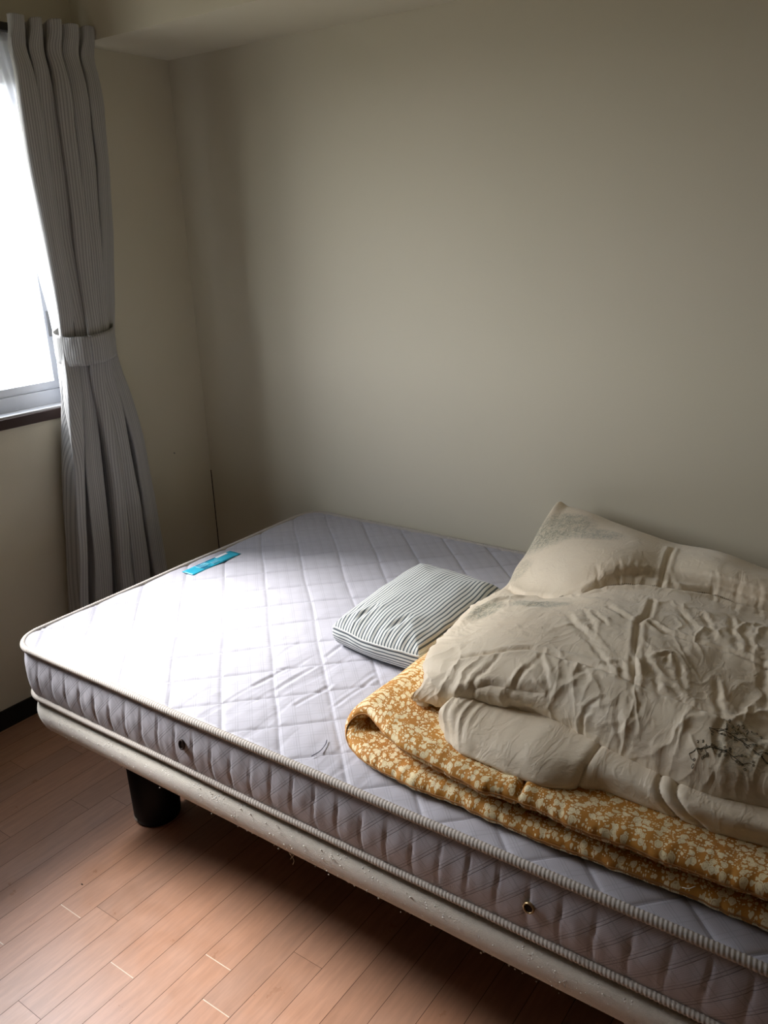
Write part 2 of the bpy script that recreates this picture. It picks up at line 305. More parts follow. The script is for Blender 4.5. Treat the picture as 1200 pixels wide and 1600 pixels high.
M_TICK = ticking('grey_lavender_ticking', False); M_TICKS = ticking('grey_lavender_border_ticking', True)
m = Mat('cream_woven_tape', (.50, .455, .41), .8); M_TAPE = m.m
M_TAPE2 = Mat('dark_brown_tape_edge', (.10, .075, .06), .8).m  # plain dark brown of the mattress underside
M_BRASS = Mat('dull_brass', (.42, .30, .16), .35, .5); M_BRASS.b.inputs['Metallic'].default_value = .8; M_BRASS = M_BRASS.m
M_HOLE = Mat('dark_vent_mesh', (.03, .018, .014), .7).m
M_BLUE = Mat('blue_sticker', (.03, .36, .50), .4).m; M_BLUE2 = Mat('sticker_dark_print', (.02, .14, .30), .5).m; M_PALE = Mat('sticker_pale_print', (.16, .50, .62), .5).m
M_PAPER = Mat('white_print', (.8, .82, .84), .5).m
M_PEN = Mat('faded_ink', (.12, .12, .16), .7).m
m = Mat('pilled_felt', (.68, .64, .56), .95, .1, .6); p = m.pos(); n = m.noise(p, 420, 4, .7); n2 = m.noise(p, 90, 3, .7)
v = m.node('ShaderNodeTexVoronoi'); m.L(p, v.inputs['Vector']); v.inputs['Scale'].default_value = 150
pill = m.step(v.outputs['Distance'], .34, .10)
pm = m.math('MULTIPLY', pill, m.step(m.noise(p, 26, 2), .5, .62))
m.color(m.mix(pm, m.mix(m.step(n2, .3, .8, 0, .4), (*(.68, .64, .56), 1), tuple(v_ * .72 for v_ in (.68, .64, .56))), (min((.68, .64, .56)[0]*1.5,.9), min((.68, .64, .56)[1]*1.5,.88), min((.68, .64, .56)[2]*1.5,.84), 1)))
m.bump(m.math('ADD', n, m.math('MULTIPLY', pm, 1.1)), .002, .8); M_FELT = m.m
M_LEG = Mat('black_plastic', (.004, .004, .005), .5, .2).m
M_THREAD = Mat('pale_thread', (.6, .55, .45), .9).m
# cushion stripes
m = Mat('striped_cotton', (.8, .8, .76), .85, .2, .2); u_, v_ = m.uvs()
s1 = m.lines(u_, .0094, .0037, .0007); s2 = m.lines(u_, .0094, .0007, .0005, off=.38); s3 = m.lines(u_, .0094, .0007, .0005, off=.62)
l = m.math('MAXIMUM', s1, m.math('MULTIPLY', m.math('MAXIMUM', s2, s3), .35))
m.color(m.mix(l, (.74, .75, .71, 1), (.085, .11, .13, 1))); m.bump(m.noise(m.pos(), 1300, 2), .0004, .5); M_STRIPE = m.m
M_CORD = Mat('offwhite_cord', (.72, .73, .70), .8).m
# floral cotton
m = Mat('ochre_floral_cotton', (.45, .2, .03), .7, .3, .1); u = m.uv()
nd = m.node('ShaderNodeTexNoise'); m.L(u, nd.inputs['Vector']); nd.inputs['Scale'].default_value = 120; nd.inputs['Detail'].default_value = 2
va = m.node('ShaderNodeVectorMath', operation='MULTIPLY_ADD'); m.L(nd.outputs['Color'], va.inputs[0]); va.inputs[1].default_value = (.0042,) * 3; m.L(u, va.inputs[2])
def flowers(scale, r0, r1, keep, off=0.):
    ad = m.node('ShaderNodeVectorMath', operation='ADD'); m.L(va.outputs[0], ad.inputs[0]); ad.inputs[1].default_value = (off, off * .7, 0)
    v = m.node('ShaderNodeTexVoronoi'); v.voronoi_dimensions = '2D'; m.L(ad.outputs[0], v.inputs['Vector']); v.inputs['Scale'].default_value = scale; v.inputs['Randomness'].default_value = .85
    sp = m.node('ShaderNodeSeparateColor'); m.L(v.outputs['Color'], sp.inputs[0])
    rad = m.math('MULTIPLY_ADD', sp.outputs[0], r1 - r0, r0)
    q = m.math('DIVIDE', v.outputs['Distance'], rad)
    on = m.math('LESS_THAN', sp.outputs[1], keep)
    fill = m.math('MULTIPLY', m.step(q, 1.06, .92), on)
    ring = m.math('MULTIPLY', m.math('MULTIPLY', m.step(q, .50, .58), m.step(q, .74, .66)), on)
    return fill, ring, sp.outputs[2]
f1, r1, h1 = flowers(72, .30, .44, .62); f2, r2, h2 = flowers(135, .24, .40, .50, 3.1); f3, r3, h3 = flowers(270, .20, .38, .42, 7.7)
petal = m.noise(u, 420, 1)
fl = m.math('MAXIMUM', f1, m.math('MAXIMUM', f2, f3))
c = m.mix(m.step(m.noise(u, 7, 2), .3, .7), (.56, .25, .035, 1), (.46, .19, .025, 1))
cream = m.mix(m.math('MULTIPLY', h1, .6), (.90, .78, .50, 1), (.78, .62, .32, 1))
c = m.mix(fl, c, cream)
c = m.mix(m.math('MULTIPLY', m.math('MULTIPLY', r1, m.step(petal, .4, .55)), .65), c, (.45, .24, .07, 1))
m.color(c); m.bump(m.noise(u, 60, 4, .6), .0015, .5); M_FLORAL = m.m
# duvet
DC = (.78, .67, .505)
m = Mat('beige_duvet_cotton', DC, .62, .35, .25); p = m.pos(); x, y, z = m.xyz()
n = m.noise(p, 7, 3); c = m.mix(m.step(n, .4, .75, 0, .35), (*DC, 1), (DC[0] * .93, DC[1] * .86, DC[2] * .80, 1))
wz = None
for k, (cx, cy, rx, ry, st) in enumerate([(1.57, -.25, .11, .12, 1.), (1.68, -.28, .09, .06, .8), (1.53, -.42, .05, .06, .5), (1.71, -.66, .08, .045, 1.), (1.60, -.70, .05, .07, .9), (2.20, -.99, .05, .06, .5)]):
    dx = m.math('DIVIDE', m.math('SUBTRACT', x, cx), rx); dy = m.math('DIVIDE', m.math('SUBTRACT', y, cy), ry)
    q = m.math('MULTIPLY', m.step(m.math('ADD', m.math('MULTIPLY', dx, dx), m.math('MULTIPLY', dy, dy)), 1., .2), st)
    wz = q if wz is None else m.math('MAXIMUM', wz, q)
def scrib(scale, w_, seed, scl=(1, 1, 1)):
    mp = m.node('ShaderNodeMapping'); m.L(p, mp.inputs[0]); mp.inputs['Location'].default_value = (seed, seed * 1.7, 0); mp.inputs['Scale'].default_value = scl
    t = m.noise(mp.outputs[0], scale, 3, .65, dist=.6)
    return m.step(m.math('ABSOLUTE', m.math('SUBTRACT', t, .5)), w_, w_ * .3)
s1 = scrib(44, .030, 0, (1.6, .5, 1)); s2 = scrib(80, .036, 3, (.6, 1.5, 1)); 
blot = m.step(m.noise(p, 48, 4, .7), .5, .66)
l = m.math('MAXIMUM', m.math('MAXIMUM', s1, s2), m.math('MULTIPLY', blot, .35))
c = m.mix(m.math('MULTIPLY', m.math('MULTIPLY', l, wz), .75), c, (.12, .13, .08, 1))
c = m.mix(m.math('MULTIPLY', wz, .26), c, (.27, .28, .19, 1))
m.color(c); wr = m.math('ABSOLUTE', m.math('SUBTRACT', m.noise(p, 16, 3, .6, dist=.8, scl=(1.5, .7, 1)), .5)); wr2 = m.math('ABSOLUTE', m.math('SUBTRACT', m.noise(p, 34, 3, .6, dist=.6, scl=(.8, 1.3, 1)), .5))
hs = m.math('ADD', m.math('MULTIPLY', m.step(wr, 0., .10), -.30), m.math('MULTIPLY', m.step(wr2, 0., .12), -.14))
m.bump(m.math('ADD', m.math('ADD', m.math('MULTIPLY', m.noise(p, 30, 4, .6, dist=.4), .6), hs), m.math('MULTIPLY', m.noise(p, 700, 2), .05)), .006, .24); M_DUVET = m.m
M_SEAM = Mat('beige_seam_cord', (.40, .33, .25), .8).m
M_INK = Mat('dark_green_black_print', (.05, .05, .035), .8).m
# curtain
m = Mat('grey_corded_stripe', (.45, .44, .42), .85, .2, .2); u_, v_ = m.uvs()
cs = m.lines(u_, .0085, .0034, .0022); cs2 = m.lines(u_, .034, .008, .006)
c = m.mix(m.math('MAXIMUM', m.math('MULTIPLY', cs, .75), m.math('MULTIPLY', cs2, .35)), (.52, .51, .49, 1), (.27, .265, .255, 1))
m.color(c); m.bump(m.math('SUBTRACT', m.math('MULTIPLY', m.noise(m.pos(), 700, 2), .3), cs), .0008, .6)
tl = m.node('ShaderNodeBsdfTranslucent'); m.L(c, tl.inputs[0]); mx = m.node('ShaderNodeMixShader'); mx.inputs[0].default_value = .12
m.L(m.b.outputs[0], mx.inputs[1]); m.L(tl.outputs[0], mx.inputs[2]); m.L(mx.outputs[0], m.o.inputs[0]); M_CURT = m.m
m = Mat('white_lace_net', (.8, .82, .86), .8); tl = m.node('ShaderNodeBsdfTranslucent'); tl.inputs[0].default_value = (.8, .82, .88, 1)
tp = m.node('ShaderNodeBsdfTransparent'); a = m.node('ShaderNodeMixShader'); b = m.node('ShaderNodeMixShader'); a.inputs[0].default_value = .5; b.inputs[0].default_value = .22
m.L(m.b.outputs[0], a.inputs[1]); m.L(tl.outputs[0], a.inputs[2]); m.L(a.outputs[0], b.inputs[1]); m.L(tp.outputs[0], b.inputs[2]); m.L(b.outputs[0], m.o.inputs[0]); M_LACE = m.m
M_RAIL = Mat('dark_bronze_rail', (.03, .025, .02), .4, .5).m
M_GREY = Mat('grey_plastic', (.2, .2, .2), .5).m

# ---------------------------------------------------------------- room
RX, RY, RZ = 3.7, -4.0, 2.42
def struct(o, label=None): o['kind'] = 'structure'; (label and tag(o, label)); return o
bm = bmesh.new(); tone = []
# floor boards: lie along y, .0797 wide, staggered ends
x0 = .977 - .0797 * 14; K = int((RX - x0) / .0797) + 2
known = {12: [-1.35], 11: [-1.495], 15: [-1.39], 17: [-1.26], 18: [-1.343], 14: [-1.56]}
ul = bm.loops.layers.uv.verify(); cl = bm.loops.layers.float_color.new('tone'); joints = []
for k in range(K):
    a, b = x0 + k * .0797, x0 + (k + 1) * .0797
    if b < 0 or a > RX: continue
    a, b = max(a, 0), min(b, RX)
    base = known[k][0] if k in known else -random.random() * .9 - .05
    ys = [0.]; y = base
    while y < -.9: y += .9
    while y > RY: ys.append(y); y -= .9
    ys.append(RY)
    for y1, y0 in zip(ys, ys[1:]):
        g = .00055
        vs = [bm.verts.new(q) for q in ((a + g, y0 + .0004, 0), (b - g, y0 + .0004, 0), (b - g, y1 - .0004, 0), (a + g, y1 - .0004, 0))]
        f_ = bm.faces.new(vs); t = random.uniform(.90, 1.06); off = random.random() * 9; wv = random.uniform(-.03, .03)
        for lp in f_.loops: lp[ul].uv = (lp.vert.co.x + off, lp.vert.co.y + off); lp[cl] = (t + wv, t, t - wv, 1)
    for y in ys[1:-1]: joints.append((a, b, y))
fm = bpy.data.meshes.new('floor'); bm.to_mesh(fm); bm.free()
fl_ = struct(link('floor', fm, M_FLOOR, smooth=False), 'orange-brown wooden floorboards running along the window wall')
boxes('board_grooves', [((0, RY, -.04), (RX, 0, -.0012))], M_GROOVE, fl_)
boxes('board_ends', [((a + .002, y - .0010, -.0013), (b - .002, y + .0010, .0003)) for a, b, y in joints if (round(y, 3) in (-1.35, -1.39, -1.26, -1.343, -1.495))], M_JOINT, fl_)
T = .14
struct(boxes('wall_left', [((-T, RY, -.04), (0, 0, WZ0 - .0)), ((-T, RY, WZ1), (0, 0, RZ)), ((-T, WY1, WZ0), (0, 0, WZ1)), ((-T, RY, WZ0), (0, WY0, WZ1))], M_WALL), 'beige wallpapered wall holding the window')
struct(boxes('wall_back', [((-T, 0, -.04), (RX + T, T, RZ))], M_WALL), 'beige wallpapered wall behind the bed')
struct(boxes('wall_right', [((RX, RY, -.04), (RX + T, 0, RZ))], M_UNSEEN_WALL))
struct(boxes('wall_front', [((-T, RY - T, -.04), (RX + T, RY, RZ))], M_UNSEEN_WALL))
struct(boxes('ceiling', [((-T, RY - T, RZ), (RX + T, T, RZ + .1))], M_CEIL))
struct(boxes('trim_1', [((0, -.365, 2.05), (RX, 0, RZ))], M_CEIL), 'boxed beam along the top of the back wall')
struct(boxes('baseboard_left', [((0, RY, 0), (.008, 0, .064))], M_BASE), 'black baseboard under the window wall')
struct(boxes('baseboard_back', [((.008, -.008, 0), (RX, 0, .064))], M_BASE))
struct(boxes('trim_2', [((-.004, WY0 - .03, .953), (.014, WY1 + .03, .984))], M_DARK, bevel=.002), 'dark brown strip under the window ledge')
struct(boxes('trim_3', [((-.135, WY0, .955), (.004, WY1, .990))], M_WHITE, bevel=.0015), 'white window ledge')
struct(boxes('trim_4', [((.0, -.0022, .28), (.0022, 0, .62))], M_HOLE), 'thin dark crack in the wall corner')
# window
wn_ = bpy.data.objects.new('window_1', None); COL.objects.link(wn_); wn_['kind'] = 'structure'; tag(wn_, 'white framed sliding window, bright daylight behind it')
wn_.location = (-.09, (WY0 + WY1) / 2, WZ0); bpy.context.view_layer.update()
def wpart(name, lst, m, parent=None, bevel=.0015):
    o = boxes(name, lst, m, None, bevel); p_ = parent or wn_; o.parent = p_; o.matrix_parent_inverse = Matrix.Translation(-Vector(wn_.location)) if parent is None else Matrix.Identity(4); return o
xa, xb = -.125, -.052
wpart('window_frame', [((xa, WY0, .989), (xb, WY1, 1.034)), ((xa, WY0, WZ1 - .035), (xb, WY1, WZ1)), ((xa, WY1 - .045, 1.033), (xb, WY1, WZ1 - .034)), ((xa, WY0, 1.033), (xb, WY0 + .045, WZ1 - .034))], M_ALU)
mid = (WY0 + WY1) / 2
def sash(y0, y1, x0_, x1_):
    s = wpart('sash', [((x0_, y0, 1.0345), (x1_, y1, 1.060)), ((x0_, y0, 1.93), (x1_, y1, 1.99)), ((x0_, y0, 1.059), (x1_, y0 + .03, 1.966)), ((x0_, y1 - .03, 1.059), (x1_, y1, 1.966))], M_ALU)
    g_ = boxes('glass_pane', [(((x0_ + x1_) / 2 - .002, y0 + .03, 1.06), ((x0_ + x1_) / 2 + .002, y1 - .03, 1.965))], M_GLASS); g_.parent = s
    return s
sr = sash(mid - .02, WY1 - .046, -.084, -.060); sash(WY0 + .046, mid + .02, -.116, -.092)
pu = boxes('pull', [((-.0605, WY1 - .068, 1.20), (-.054, WY1 - .056, 1.28))], M_GREY, bevel=.002); pu.parent = sr
nl = bmesh.new(); lathe(nl, [(.0001, 0), (.0022, 0), (.0022, .0035), (.0012, .0045), (.0001, .0045)], (0, 0), 12)
nail = bmo('wall_nail', nl, M_GREY); nail.rotation_euler = (0, PI / 2, 0); nail.location = (0, MISC['nail'][1], MISC['nail'][2]); tag(nail, 'tiny dark nail in the wall between curtain and corner', 'nail')
bm = bmesh.new(); bmesh.ops.create_icosphere(bm, subdivisions=2, radius=.0022); bmesh.ops.scale(bm, vec=(1.3, .8, .5), verts=bm.verts)
cb = bmo('crumb', bm, M_HOLE); cb.location = (MISC['crumb'][0], MISC['crumb'][1], .0011); tag(cb, 'tiny dark crumb on the bare floorboards', 'crumb')

# ---------------------------------------------------------------- rounded rectangle path
def rrect(x0, x1, y0, y1, r, step):
    """points counter-clockwise starting at the near side, with outward normals and arc length"""
    pts = []; nr = []
    def line(a, b, n):
        L_ = math.dist(a, b); k = max(1, int(L_ / step))
        for i in range(k): pts.append((a[0] + (b[0] - a[0]) * i / k, a[1] + (b[1] - a[1]) * i / k)); nr.append(n)
    def arc(c, a0):
        k = max(6, int(r * PI / 2 / step))
        for i in range(k):
            t = a0 + PI / 2 * i / k; pts.append((c[0] + r * math.cos(t), c[1] + r * math.sin(t))); nr.append((math.cos(t), math.sin(t)))
    line((x0 + r, y0), (x1 - r, y0), (0, -1)); arc((x1 - r, y0 + r), -PI / 2)
    line((x1, y0 + r), (x1, y1 - r), (1, 0)); arc((x1 - r, y1 - r), 0)
    line((x1 - r, y1), (x0 + r, y1), (0, 1)); arc((x0 + r, y1 - r), PI / 2)
    line((x0, y1 - r), (x0, y0 + r), (-1, 0)); arc((x0 + r, y0 + r), PI)
    return np.array(pts), np.array(nr)
MX0, MX1, MY0, MY1, MR = .512, 2.475, -1.192, -.006, .085
# ---------------------------------------------------------------- bed
bed = thing('bed', 'low bed base upholstered in pale pilled felt under the mattress', 'bed'); bed.location = ((MX0 + MX1) / 2, (MY0 + MY1) / 2, 0)
bpy.context.view_layer.update()
def kid(o, par):
    o.parent = par; o.matrix_parent_inverse = par.matrix_world.inverted(); return o
pts, nr = rrect(.530, MX1 - .03, -1.193, -.03, .080, .012)
prof = [(-.10, .385), (-.045, .3875), (-.030, .388), (-.018, .3865), (-.008, .381), (-.002, .372), (0, .360), (-.001, .345), (-.005, .330), (-.011, .315), (-.020, .305), (-.032, .297), (-.045, .293), (-.10, .291)]
G = np.zeros((len(prof), len(pts), 3))
s_ = np.arange(len(pts)) * .012
for j, (dn, z_) in enumerate(prof):
    wob = .0012 * gn(s_ * 3, np.full(len(pts), j * .35))
    G[j, :, :2] = pts + nr * (dn + wob)[:, None] if hasattr(wob, '__len__') else pts + nr * dn
    G[j, :, 2] = z_ + .0012 * gn(s_ * 2.2, np.full(len(pts), j * .3), 5)
bm = bmesh.new(); V = grid_mesh(bm, G, closeu=True); bm.faces.new(V[0]); bm.faces.new(V[-1])
kid(boxes('underside_shade_sheet', [((.64, -1.10, .2895), (MX1 - .13, -.12, .2912))], M_LEG), bed)  # black sheet added below the frame to deepen the shade under the bed
base = kid(bmo('upholstered_frame', bm, M_FELT), bed)
LEGS = [(.755, -1.0), (.755, -.2), (2.24, -1.0), (2.24, -.2)]
for k, (x, y) in enumerate(LEGS):
    bm = bmesh.new(); lathe(bm, [(.060, .0045), (.0615, .006), (.0625, .02), (.0665, .292), (.03, .293)], (x, y), 48)
    lg = kid(bmo('leg', bm, M_LEG), bed)
    bm = bmesh.new(); lathe(bm, [(.052, 0), (.058, .001), (.0585, .0045), (.05, .006)], (x, y), 48); kid(bmo('foot_pad', bm, M_LEG), lg)
    if k == 0:
        bm = bmesh.new(); R_ = .0636
        angs = np.radians(np.linspace(-126, -96, 9))
        Gs = np.array([[(x + R_ * math.cos(t), y + R_ * math.sin(t), z_) for t in angs] for z_ in (.0105, .0205)])
        grid_mesh(bm, Gs); st = kid(bmo('price_sticker', bm, Mat('worn_grey_sticker', (.6, .6, .56), .5).m), lg); tag(st, 'small pale rectangular sticker at the foot of the leg')
for k, (key, ln) in enumerate((('t1', .055), ('t2', .022), ('t3', .03))):
    x, y, z_ = MISC[key]; bm = bmesh.new(); random.seed(k)
    for q in range(3 if k == 0 else 1):
        pp_ = [(x + q * .003, y, .292)]
        for i in range(1, 9): pp_.append((x + q * .003 + .004 * math.sin(i * 1.1 + q * 2), y + .003 * math.cos(i + q), .292 - ln * i / 8 * (1 - .25 * q)))
        tube(bm, pp_, .0005, 5)
    kid(bmo('loose_thread', bm, M_THREAD), bed)
# pills of felt on the rail
bm = bmesh.new(); random.seed(11)
for i in range(260):
    t = random.random(); x = .6 + 1.75 * t; j = random.choice([5, 6, 7, 7, 8, 8, 9, 9, 10]); dn, z_ = prof[j]
    rr = random.uniform(.0007, .0019)
    bmesh.ops.create_icosphere(bm, subdivisions=1, radius=rr, matrix=Matrix.Translation((x, -1.193 - dn - rr * .2, z_ + random.uniform(-.007, .007))) @ Matrix.Diagonal((1.3, .8, 1, 1)))
pl_ = kid(bmo('felt_pills', bm, Mat('pale_lint', (.72, .70, .64), .95).m), bed); pl_['kind'] = 'stuff'

# ---------------------------------------------------------------- mattress
mt = thing('mattress', 'thin quilted lavender-grey mattress with ribbed tape edges on the bed base', 'mattress'); mt.location = ((MX0 + MX1) / 2, (MY0 + MY1) / 2, .395)
bpy.context.view_layer.update()
nx, ny = 660, 400
X, Y = np.meshgrid(np.linspace(MX0 + .004, MX1 - .004, nx), np.linspace(MY0 + .004, MY1 - .004, ny))
# pull grid corners inside the rounded outline
cxx = np.clip(X, MX0 + MR, MX1 - MR); cyy = np.clip(Y, MY0 + MR, MY1 - MR); ddx, ddy = X - cxx, Y - cyy; q = np.hypot(ddx, ddy); s = np.where(q > MR - .004, (MR - .004) / np.maximum(q, 1e-9), 1)
corner = (np.abs(ddx) > 0) & (np.abs(ddy) > 0); s = np.where(corner, s, 1); Xc, Yc = cxx + ddx * s, cyy + ddy * s
wobx = .006 * gn(Xc * 5, Yc * 5, 1); 
def groove(v, pitch, off, w_):
    a = np.abs(((v - off) / pitch + .5) % 1 - .5) * pitch
    return np.exp(-(a / w_)), a
ga, aa = groove(Xc + Yc + wobx, .162, .078, .0045); gb, ab = groove(Xc - Yc - wobx * .8, .1655, 1.965, .0045)
edge = np.minimum(np.minimum(Xc - MX0, MX1 - Xc), np.minimum(Yc - MY0, MY1 - Yc))
dome = (np.minimum(aa, ab) / .08) ** .5
Z = .5425 + .0032 * dome - .0026 * np.maximum(ga, gb)
# creases in the ticking (along y), mostly between the window end and the pillow
mask = smooth01((Xc - 1.0) / .15) * smooth01((1.75 - Xc) / .2) * smooth01((-.72 - Yc) / .1)
st = gn(Xc * 42, Yc * 5.5, 4); Z -= .0009 * mask * smooth01((st - .25) / .25); Z += .0005 * mask * smooth01((-st - .2) / .3)
far = smooth01((Yc + .45) / .3); Z -= .0009 * far * smooth01(gn(Xc * 26 + Yc * 26, Yc * 4 - Xc * 4, 8) * 2)
Z += .0008 * gn(Xc * 30, Yc * 30, 2) + .002 * gn(Xc * 4, Yc * 4, 6)
for cr_ in ([(1.251, -.83), (1.249, -.77)], [(1.25, -1.0), (1.26, -.89)], [(1.402, -.985), (1.405, -.85)], [(1.33, -1.03), (1.34, -.93)], [(1.20, -1.02), (1.205, -.93)]):
    dd_, tt_, sd_ = pdist(Xc, Yc, cr_); e_ = np.exp(-(dd_ / .005) ** 2); Z -= .0018 * e_; Z += .0009 * np.exp(-((dd_ - .010) / .006) ** 2)
Z = Z * smooth01(edge / .025 + .35) + .534 * (1 - smooth01(edge / .025 + .35))
top = np_mesh('quilted_top', np.stack([Xc, Yc, Z], 2), uv=np.stack([Xc + Yc + wobx, Xc - Yc - wobx * .8], 2), mat=M_TICK); kid(top, mt)
# border with upright quilted channels
pts, nr = rrect(MX0, MX1, MY0, MY1, MR, .0042); seg = np.linalg.norm(np.roll(pts, -1, 0) - pts, axis=1); arc_ = np.concatenate([[0], np.cumsum(seg)[:-1]])
NV = 18; G = np.zeros((NV, len(pts), 3)); UV = np.zeros((NV, len(pts), 2))
a0 = arc_ + MX0 + MR              # equals x along the near side
chan = np.abs(((a0 - 1.148 + .0275) / .0553 + .5) % 1 - .5) * .0553
wav = .0015 * gn(a0 * 18, 0 * a0, 3)
for j in range(NV):
    t = j / (NV - 1); z_ = .402 + (.538 - .402) * t
    prof_ = math.sin(PI * t) ** .6
    lean = .0035 * math.sin(PI * 2 * t)
    ch2 = np.abs(((a0 + lean - 1.148 + .0275) / .0553 + .5) % 1 - .5) * .0553
    bul = -.012 + .014 * prof_ + prof_ * (.0014 * (ch2 / .0277) ** .45 - .0036 * np.exp(-ch2 / .0013)) + .0012 * prof_ * gn(a0 * 40, np.full(a0.shape, t * 3), 7)
    G[j, :, :2] = pts + nr * bul[:, None]; G[j, :, 2] = z_ + 0 * wav; UV[j, :, 0] = a0; UV[j, :, 1] = z_ - .395
kid(np_mesh('quilted_border', G, closeu=True, uv=UV, mat=M_TICKS), mt)
# ribbed tape edges
def rope(name, z_, r0, out, m_, par, flat=1.):
    pts, nr = rrect(MX0 - out, MX1 + out, MY0 - out, MY1 + min(out, .003), MR + out, .00115)
    n = len(pts); S = 12; seg = np.linalg.norm(np.roll(pts, -1, 0) - pts, axis=1); a = np.concatenate([[0], np.cumsum(seg)[:-1]])
    tot = a[-1] + seg[-1]; k = round(tot / .0070)
    G = np.zeros((S, n, 3)); zw = .0022 * gn(a * 3, 0 * a, int(z_ * 100))
    for j in range(S):
        th = 2 * PI * j / S
        rad = r0 * (1 + .055 * np.sin(2 * PI * k * a / tot + th * 1.0))
        G[j, :, :2] = pts + nr * (rad * math.cos(th))[:, None]; G[j, :, 2] = z_ + rad * math.sin(th) * flat + zw
    return kid(np_mesh(name, G, closeu=True, closev=True, mat=m_), par)
rope('tape_edge', .5395, .0080, -.003, M_TAPE, mt, 1.05)
rope('tape_edge', .4020, .0075, -.007, M_TAPE, mt, 1.05)
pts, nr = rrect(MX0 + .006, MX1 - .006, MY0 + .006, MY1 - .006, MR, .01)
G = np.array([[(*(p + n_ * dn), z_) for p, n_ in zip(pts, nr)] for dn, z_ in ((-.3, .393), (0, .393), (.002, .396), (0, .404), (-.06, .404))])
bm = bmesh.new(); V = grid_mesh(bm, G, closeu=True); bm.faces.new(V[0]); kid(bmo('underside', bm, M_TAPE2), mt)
# air vents
def vent(x, y, z_, nrm, open_):
    bm = bmesh.new(); S = 28
    ring = [(.0068, .0), (.0068, .002), (.0078, .0032), (.0092, .0028), (.0100, .0010), (.0100, -.002)]
    rings = [[bm.verts.new((r_ * math.cos(2 * PI * i / S), -h_, r_ * math.sin(2 * PI * i / S))) for i in range(S)] for r_, h_ in ring]
    for k in range(len(rings) - 1):
        for i in range(S): bm.faces.new((rings[k][i], rings[k][(i + 1) % S], rings[k + 1][(i + 1) % S], rings[k + 1][i]))
    o = bmo('air_vent', bm, M_BRASS if not open_ else M_HOLE); o.matrix_world = Matrix.Translation((x, y, z_)) @ Matrix.Rotation(math.radians(-6), 4, 'X')
    if open_: o.scale = (.85, 1, 1.25)
    bpy.context.view_layer.update(); kid(o, mt)
    bm = bmesh.new(); lathe(bm, [(.0001, .0), (.0070, 0), (.0070, .0012), (.0001, .0012)], (0, 0), 20)
    d_ = bmo('vent_mesh', bm, M_HOLE); d_.parent = o; d_.rotation_euler = (PI / 2, 0, 0)
    tag(o, 'round brass-rimmed air vent' if not open_ else 'dark air vent hole missing its rim')
vent(1.148, -1.1965, .475, None, True); vent(1.955, -1.1965, .468, None, False)
# blue sticker
zt = .5440; skew = Matrix(((.050, 0, 0), (0, .195, 0), (0, 0, 1)))
def plate(name, u0, u1, v0, v1, h, m_, par, segs=(6, 20), z0=None):
    U_, V_ = np.meshgrid(np.linspace(u0, u1, segs[0]), np.linspace(v0, v1, segs[1]))
    Xp = .554 + .050 * U_ + .0; Yp = -.655 + .198 * V_; Zp = .5462 + h + 0 * Xp
    bm = bmesh.new(); grid_mesh(bm, np.stack([Xp, Yp, Zp], 2)); o = bmo(name, bm, m_)
    bmx = o.modifiers.new('t', 'SOLIDIFY'); bmx.thickness = .0006; bmx.offset = -1
    return kid(o, par)
stk = plate('sticker', 0, 1, 0, 1, 0, M_BLUE, mt); tag(stk, 'blue sticker with small pale print at the window end')
plate('printed_band', .04, .96, .0 + .62, .86, .0004, M_BLUE, stk)
plate('printed_panel', .04, .26, .66, .90, .0006, M_PAPER, stk)
plate('printed_panel', .10, .60, .24, .44, .0006, M_PALE, stk)
plate('printed_panel', .42, .78, .47, .60, .0006, M_PALE, stk)
for k in range(4): plate('printed_line', .46 + .08 * k, .48 + .08 * k, .48, .59, .0008, M_BLUE2, stk)
for k in range(6): plate('printed_line', .14 + .13 * k, .19 + .13 * k, .25, .33 + .03 * (k % 3), .0008, M_BLUE2, stk)
plate('printed_line', .05, .12, .25, .66, .0008, M_BLUE2, stk)
bm = bmesh.new(); tube(bm, cr([(p[0], p[1], .5475) for p in MISC['pen']], 16), .0009, 6); kid(bmo('ink_mark', bm, M_PEN), mt)

# ---------------------------------------------------------------- folded futon
fut = thing('folded_futon', 'ochre futon printed with cream flowers, folded and lying under the duvet', 'futon'); fut.location = (1.95, -.8, .546)
bpy.context.view_layer.update()
XE = 2.44; XL = 1.552; ns, nt_ = 620, 150
sl = XE - XL; rad = .0245; tot = sl * 2 + PI * rad
sp = np.linspace(0, 1, ns) * tot
def centre(s):
    x = np.where(s < sl, XE - s, np.where(s > sl + PI * rad, XL + (s - sl - PI * rad), XL - rad * 1.6 * np.sin(np.clip((s - sl) / rad, 0, PI))))
    z_ = np.where(s < sl, .5625, np.where(s > sl + PI * rad, .5625 + 2 * rad, .5625 + rad - rad * np.cos(np.clip((s - sl) / rad, 0, PI))))
    return x, z_
cx_, cz_ = centre(sp); dxs = np.gradient(cx_, sp); dzs = np.gradient(cz_, sp); ln = np.hypot(dxs, dzs); nxs, nzs = dzs / ln, -dxs / ln   # normal towards outside
topw = smooth01((sp - sl) / (PI * rad))
yb = interp(cx_, FUT_BOT, 1); yt = interp(cx_, FUT_TOP, 1); yt = np.where(cx_ < 1.53, -1.068, yt)
yf = yb * (1 - topw) + yt * topw
yf += .0035 * gn(sp * 16, 0 * sp, 2) + .0022 * ridged(sp * 42, 0 * sp, 5) - .012 * np.exp(-((sp - sl - PI * rad * .5) / .06) ** 2) * -1
tq = np.concatenate([[0], np.cumsum(np.linspace(.0004, .0085, nt_ - 1))]); tq = tq / tq[-1]
depth = .52
Yd = tq[None, :] * depth
hh = .0150 + .0030 * smooth01((cx_ - 1.6) / .12)
r_e = .030
sides = []
SS = np.repeat(sp[:, None], nt_, 1)
